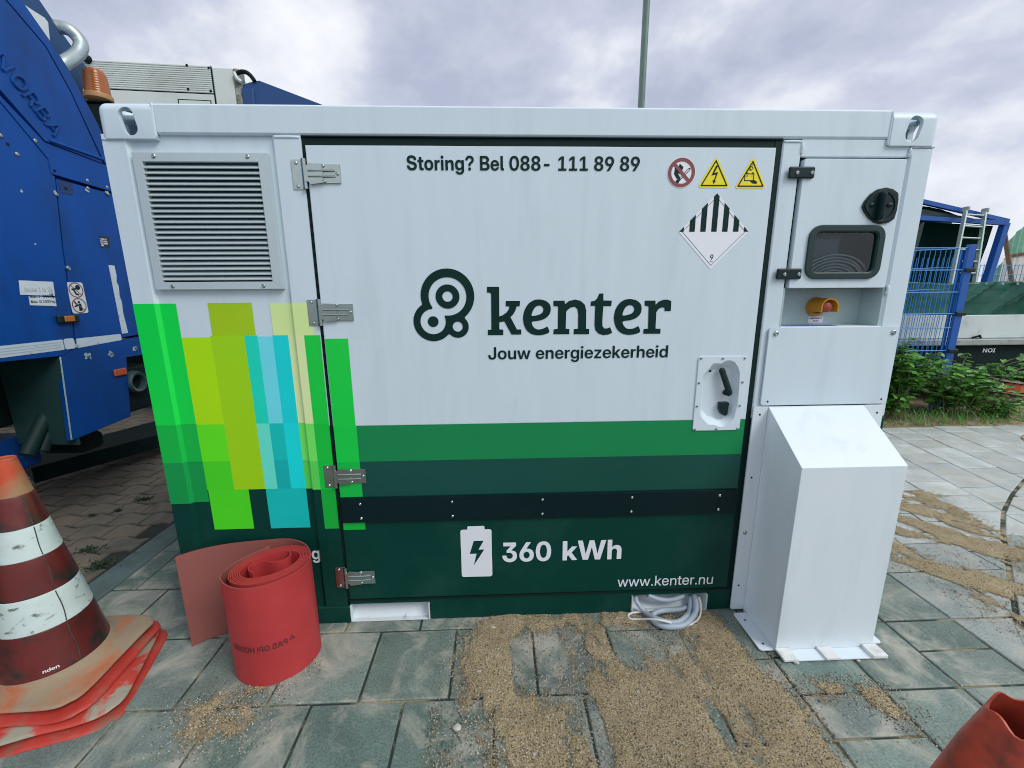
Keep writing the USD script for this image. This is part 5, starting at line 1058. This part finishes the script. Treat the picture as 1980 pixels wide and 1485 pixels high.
# ================================================================ flatbed trailer with green tarpaulin
tyy = 3.30
TR = Thing('flatbed_trailer', 'flatbed trailer with white side board, black tail and rusty lamp cluster', 'trailer', (7.6, tyy, 0))
BW_ = pm('board_white', (.56, .63, .62), .5, var=.06, vscale=2, dirt=(.36, .40, .36), dscale=3, dlo=.52, dhi=.75, bevel=.006)
def tx(px, py, y=tyy): q = at(px, py, 1, y); return q[0], q[2]
zb1, zb0 = tx(1900, 609)[1], tx(1900, 654)[1]
TR.part('side_board', cbox(4.9, 11.5, tyy, tyy+.03, zb0, zb1, .006), BW_)
TR.part('bed', cbox(4.9, 11.5, tyy-.09, tyy+2.2, zb0-.075, zb0-.004, .008), pm('bed_grey', (.30, .35, .33), .6, var=.2, vscale=5, dirt=(.20, .12, .06), dscale=9, dlo=.55, dhi=.7))
TR.part('tail', cbox(5.2, 11.5, tyy-.02, tyy+2.0, .38, zb0-.078, .01), DARK())
TR.part('lettering', [sheet(fit(text_shape('NOI', 700), tx(1897, 676)[0], tx(1897, 681)[1], tx(1921, 676)[0], tx(1897, 673)[1]), tyy-.0215)], pm('white_vinyl', (.74, .79, .84)))
x, z = tx(1885, 653); TR.part('hook', tube([(x-.06, tyy-.02, z), (x, tyy-.05, z+.03), (x+.05, tyy-.02, z)], .012, 8), DARK())
RUST = pm('rusty_steel', (.30, .27, .22), .6, metal=.3, var=.3, vscale=20, dirt=(.22, .075, .025), dscale=16, dlo=.46, dhi=.62)
ya = 3.14
def lx(px, py): return at(px, py, 1, ya)
A, B = lx(1905, 728), lx(2060, 752); A2, B2 = lx(1908, 753), lx(2060, 776)
TR.part('lamp_bar', trimesh.convex.convex_hull(np.array([p+np.array([0, dy, dz_]) for p in (A, B) for dy in (-.03, .12) for dz_ in (-.022, .0)])), RUST)
TR.part('lamp_bar', trimesh.convex.convex_hull(np.array([p+np.array([0, dy, dz_]) for p in (A2, B2) for dy in (-.03, .12) for dz_ in (-.012, .006)])), RUST)
lh = TR.part('tail_lamp', trimesh.convex.convex_hull(np.array([p+np.array([dx_, dy, dz_]) for p, dz_ in ((A, -.03), (A2, .012), (B, -.03), (B2, .012)) for dx_ in (.02,) for dy in (.02, .10)])), DARK())
def lens(px0, px1, py0, py1, col, nm):
    a = lx((px0+px1)/2, (py0+py1)/2); w_ = abs(lx(px1, py0)[0]-lx(px0, py0)[0])/2; h_ = abs(lx(px0, py1)[2]-lx(px0, py0)[2])/2
    TR.part('lens', cbox(a[0]-w_, a[0]+w_, ya-.012, ya+.022, a[2]-h_, a[2]+h_, .008), pm(nm, col, .25, var=.15, vscale=40, coat=.3), parent=lh)
lens(1941, 1957, 740, 756, (.32, .03, .02), 'lens_red'); lens(1957, 1970, 742, 758, (.38, .05, .02), 'lens_red2'); lens(1970, 1990, 744, 760, (.45, .14, .03), 'lens_amber'); lens(1990, 2030, 746, 764, (.32, .03, .02), 'lens_red')
a = lx(1934, 743); TR.part('reflector', lathe([(.030, 0), (.028, .012), (.0001, .022)], 18, (a[0], ya-.005, a[2]), '-y'), pm('reflector_white', (.58, .56, .48), .3, var=.1), parent=lh, smooth=40)
a = lx(1925, 742); TR.part('reflector', lathe([(.011, 0), (.009, .008), (.0001, .012)], 12, (a[0]-.005, ya-.015, a[2]), '-y'), pm('lens_red', (.32, .03, .02)), parent=lh)
TR.part('wheel', lathe([(.15, -.1), (.33, -.11), (.36, -.08), (.36, .08), (.33, .1), (.15, .08), (.0001, .08)], 28, (8.9, tyy+.35, .36), '-y'), DARK(), smooth=30)
# tarpaulin with pulled folds
GT = pm('green_tarp', (.005, .085, .058), .26, var=.12, vscale=4, bump=.08, bscale=60, dirt=(.012, .12, .09), dscale=4, dlo=.5, dhi=.75)
nx_, nz_ = 120, 30; zt1 = tx(1930, 546, tyy+.1)[1]
U, Wv = np.meshgrid(np.linspace(4.9, 11.5, nx_), np.linspace(0, 1, nz_)); zt0 = zb1-.03
fold = np.zeros_like(U)
for x0, sl_, am, wd in ((6.75, .95, .07, .05), (7.30, .85, .08, .05), (7.48, .5, .05, .035), (7.62, .28, .05, .03), (7.85, -.4, .05, .04), (6.1, .7, .045, .05), (5.6, -.6, .05, .06), (8.5, .5, .06, .06), (9.2, -.5, .06, .06), (10., .6, .06, .06)):
    fold += 1.5*am*np.exp(-((U-x0-sl_*Wv*.55)/wd)**2)*(.25+.75*Wv)
Yt = tyy+.06-fold-.02*fb(U, Wv*2, 2.0, seed=2)
Zt = zt0+(zt1-zt0)*Wv+.012*np.sin(U*5.3)*Wv
idx = np.arange(U.size).reshape(U.shape); q = np.stack([idx[:-1, :-1], idx[:-1, 1:], idx[1:, 1:], idx[1:, :-1]], -1).reshape(-1, 4)
top = np.stack([U[-1], Yt[-1]+1.8, Zt[-1]-.06], -1)
V = np.vstack([np.stack([U, Yt, Zt], -1).reshape(-1, 3), top]); q2 = np.array([(idx[-1, k], idx[-1, k+1], U.size+k+1, U.size+k) for k in range(nx_-1)])
TP = Thing('tarpaulin', 'dark green tarpaulin pulled into folds over the flatbed load', 'tarpaulin', (7.5, tyy, zt0))
TP.part('sheet', (V, np.vstack([q, q2])), GT, smooth=True)
for px in (1902, 1933, 1962): x, z = tx(px, 549, tyy+.03); TP.part('eyelet', lathe([(.016, 0), (.014, .005), (.008, .005), (.006, 0)], 12, (x, tyy+.0, z), '-y'), GALV())

# ================================================================ canopy with dark tarpaulins, ladder
cy2 = 6.0
def cx(px, py, y=cy2): q = at(px, py, 1, y); return (float(q[0]), float(q[2]))
CN = Thing('canopy', 'open shelter of blue steel tubes hung with dark green sheets', 'shelter', (9.5, cy2, 0))
def beam(a, b, y0, y1, s=.035, m=None): 
    p, q_ = np.array([a[0], y0, a[1]]), np.array([b[0], y1, b[1]])
    CN.part('beam', trimesh.convex.convex_hull(np.array([e_+np.array([0, dy, dz_]) for e_ in (p, q_) for dy in (-s, s) for dz_ in (-s, s)])), m or FB)
tl, tr_ = cx(1700, 371), cx(1948, 428); ml, mr = cx(1700, 418), cx(1943, 432)
beam(tl, tr_, cy2, cy2); beam(ml, mr, cy2-.02, cy2-.02)
pt, pb_ = cx(1943, 432), cx(1904, 550)
CN.part('leg', trimesh.convex.convex_hull(np.array([(x_+dx_, cy2+dy, z_) for x_, z_ in ((pt[0], pt[1]), (pb_[0]-.15, 0.0)) for dx_ in (-.05, .05) for dy in (-.05, .05)])), FB)
beam((tr_[0], tr_[1]), (tr_[0]+.15, tr_[1]+.3), cy2, cy2+1.75); beam((tl[0], tl[1]), (tl[0]+.15, tl[1]+.6), cy2, cy2+1.75)
CN.part('leg', cbox(tr_[0]-.05, tr_[0]+.05, cy2+1.7, cy2+1.8, 0, tr_[1]+.3), FB); CN.part('leg', cbox(tl[0]-.05, tl[0]+.05, cy2-.05, cy2+.05, 0, tl[1]), FB)
DT = pm('dark_sheet', (.004, .030, .026), .6, var=.3, vscale=3); DT2 = pm('dark_sheet_side', (.004, .042, .032), .5, var=.25, vscale=3)
def cloth(pts, m, name, amp=.05, nu=40, nv=16, seed=0):
    a, b, c, d = [np.array(p, float) for p in pts]; u, v = np.meshgrid(np.linspace(0, 1, nu), np.linspace(0, 1, nv))
    P = a*(1-u)[..., None]*(1-v)[..., None]+b*u[..., None]*(1-v)[..., None]+c*u[..., None]*v[..., None]+d*(1-u)[..., None]*v[..., None]
    nrm = np.cross(b-a, d-a); nrm /= np.linalg.norm(nrm); P = P+nrm*(amp*(fb(u*6, v*2, 1.5, seed=seed)-.5)*2)[..., None]
    idx = np.arange(u.size).reshape(u.shape); q = np.stack([idx[:-1, :-1], idx[:-1, 1:], idx[1:, 1:], idx[1:, :-1]], -1).reshape(-1, 4)
    CN.part(name, (P.reshape(-1, 3), q), m, smooth=True)
cloth([(tl[0]-2.5, cy2+1.7, 0), (tr_[0]+.8, cy2+1.72, 0), (tr_[0]+.8, cy2+1.72, tr_[1]+.35), (tl[0]-2.4, cy2+1.7, tl[1]+.9)], DT, 'back_sheet', seed=1)
cloth([(tr_[0]-.42, cy2+.12, .1), (tr_[0]-.1, cy2+1.65, .1), (tr_[0]+.1, cy2+1.65, tr_[1]+.25), (tr_[0]-.12, cy2+.12, tr_[1]-.06)], DT2, 'side_sheet', seed=2)
cloth([(tl[0], cy2+.05, tl[1]-.05), (tr_[0], cy2+.05, tr_[1]-.05), (tr_[0]+.15, cy2+1.7, tr_[1]+.3), (tl[0]+.15, cy2+1.7, tl[1]+.6)], DT, 'roof_sheet', amp=.04, seed=3)
u1, u2 = cx(1905, 421), cx(1930, 428)
cloth([(tl[0], cy2+.02, ml[1]-.02), (mr[0]-.05, cy2+.02, mr[1]-.02), (tr_[0]-.1, cy2+.02, tr_[1]-.03), (tl[0], cy2+.02, tl[1]-.14)], DT, 'valance', amp=.015, seed=5)
LD = Thing('ladder', 'aluminium ladder leaning against the front beam of the canopy', 'ladder', (9.7, cy2-.5, 0))
AL = pm('ladder_alu', (.27, .35, .32), .4, metal=.5, var=.1)
yl = cy2-.12
def lpt(px, py, y): return np.array(at(px, py, 1, y))
La, Lb = lpt(1868, 402, yl), lpt(1836, 560, yl-.45); Ra, Rb = lpt(1905, 405, yl), lpt(1882, 560, yl-.45)
def ground_pt(a, b): return b+(b-a)*(b[2]-.02)/(a[2]-b[2])
for a, b in ((La, Lb), (Ra, Rb)):
    g = ground_pt(a, b); CNp = trimesh.convex.convex_hull(np.array([e_+np.array([dx_, dy, 0]) for e_ in (a, g) for dx_ in (-.013, .013) for dy in (-.03, .03)])); LD.part('rail', CNp, AL)
    LD.part('end_cap', cbox(a[0]-.025, a[0]+.03, a[1]-.05, a[1]+.05, a[2]-.06, a[2]+.02, .01), pm('cap_grey', (.25, .30, .28), .6))
for k in range(10):
    u = .08+.2*k*.72; p = La+(Lb-La)*u; q_ = Ra+(Rb-Ra)*u
    if p[2] < .2: break
    LD.part('rung', cyl(p, q_, .017, 8), AL)

# ================================================================ green plastic tunnel behind
GH = Thing('plastic_tunnel', 'big arched plastic tunnel with green and white ribbed sheets', 'greenhouse', (21, 14, 0))
def arch(x0, x1, zt, y0, y1, a0, a1, m, nm, r=0.0):
    cxm, R = (x0+x1)/2, (x1-x0)/2; n = 80; V, F = [], []
    for i in range(n):
        t = a0+(a1-a0)*i/(n-1)
        for j in range(60):
            y = y0+(y1-y0)*j/59; rr_ = 1+.004*math.sin(j*2.1)+r; V.append((cxm-R*rr_*math.cos(t), y, zt*rr_*math.sin(t)**.85))
    for i in range(n-1):
        for j in range(59): F.append((i*60+j, (i+1)*60+j, (i+1)*60+j+1, i*60+j+1))
    GH.part(nm, (np.array(V), np.array(F)), m, smooth=True)
arch(15.2, 27, 4.0, 9.6, 10.5, .0, math.pi, pm('tunnel_green', (.13, .36, .24), .45, var=.12, vscale=3, dirt=(.30, .42, .34), dscale=2.5, dlo=.5, dhi=.7), 'front_sheet')
TG = pm('tunnel_end_green', (.14, .38, .26), .5, var=.15, vscale=2.5, stretch=(3, 1, 1), dirt=(.30, .44, .36), dscale=3, dlo=.5, dhi=.72)
TWH = pm('tunnel_white', (.56, .58, .52), .5, var=.08, vscale=3)
c0x, R0 = 20.9, 6.1
def zarch(x): return 3.75*max(0.0, 1-((x-c0x)/R0)**2)**.10
xsA = np.linspace(14.85, 26.9, 160)
def band(lo, hi, m, nm, yk):
    V, F = [], []
    for i, x in enumerate(xsA):
        zt_ = zarch(x); w = .02*math.sin(x*38)
        a, b = min(zt_, lo(x)), min(zt_, hi(x)); V += [(x, yk+w, a), (x, yk+w, max(a+.001, b))]
        if i: F.append((2*i-2, 2*i, 2*i+1, 2*i-1))
    GH.part(nm, (np.array(V), np.array(F)), m)
l1 = lambda x: 1.55+.30*(x-15.25)-.02*(x-15.25)**2; l2 = lambda x: 2.32+.14*(x-15.25); l3 = lambda x: 2.40+.16*(x-15.25)
band(lambda x: 0.0, l1, TG, 'end_sheet', 9.55); band(l1, l2, TWH, 'end_sheet', 9.55); band(l2, l3, pm('tunnel_seam', (.16, .085, .05), .8, var=.2), 'seam', 9.52); band(l3, lambda x: 9.0, TG, 'end_sheet', 9.55)
a, b = at(1941, 442, 1, 8.6), at(1957, 548, 1, 8.6)
PO = Thing('wooden_pole', 'thin leaning brown pole in front of the green tunnel', 'pole', (b[0], 8.6, 0))
PO.part('pole', tube([a, b+(b-a)*(b[2]/(a[2]-b[2]))], .045, 10), pm('pole_brown', (.17, .12, .07), .8, var=.2), smooth=40)
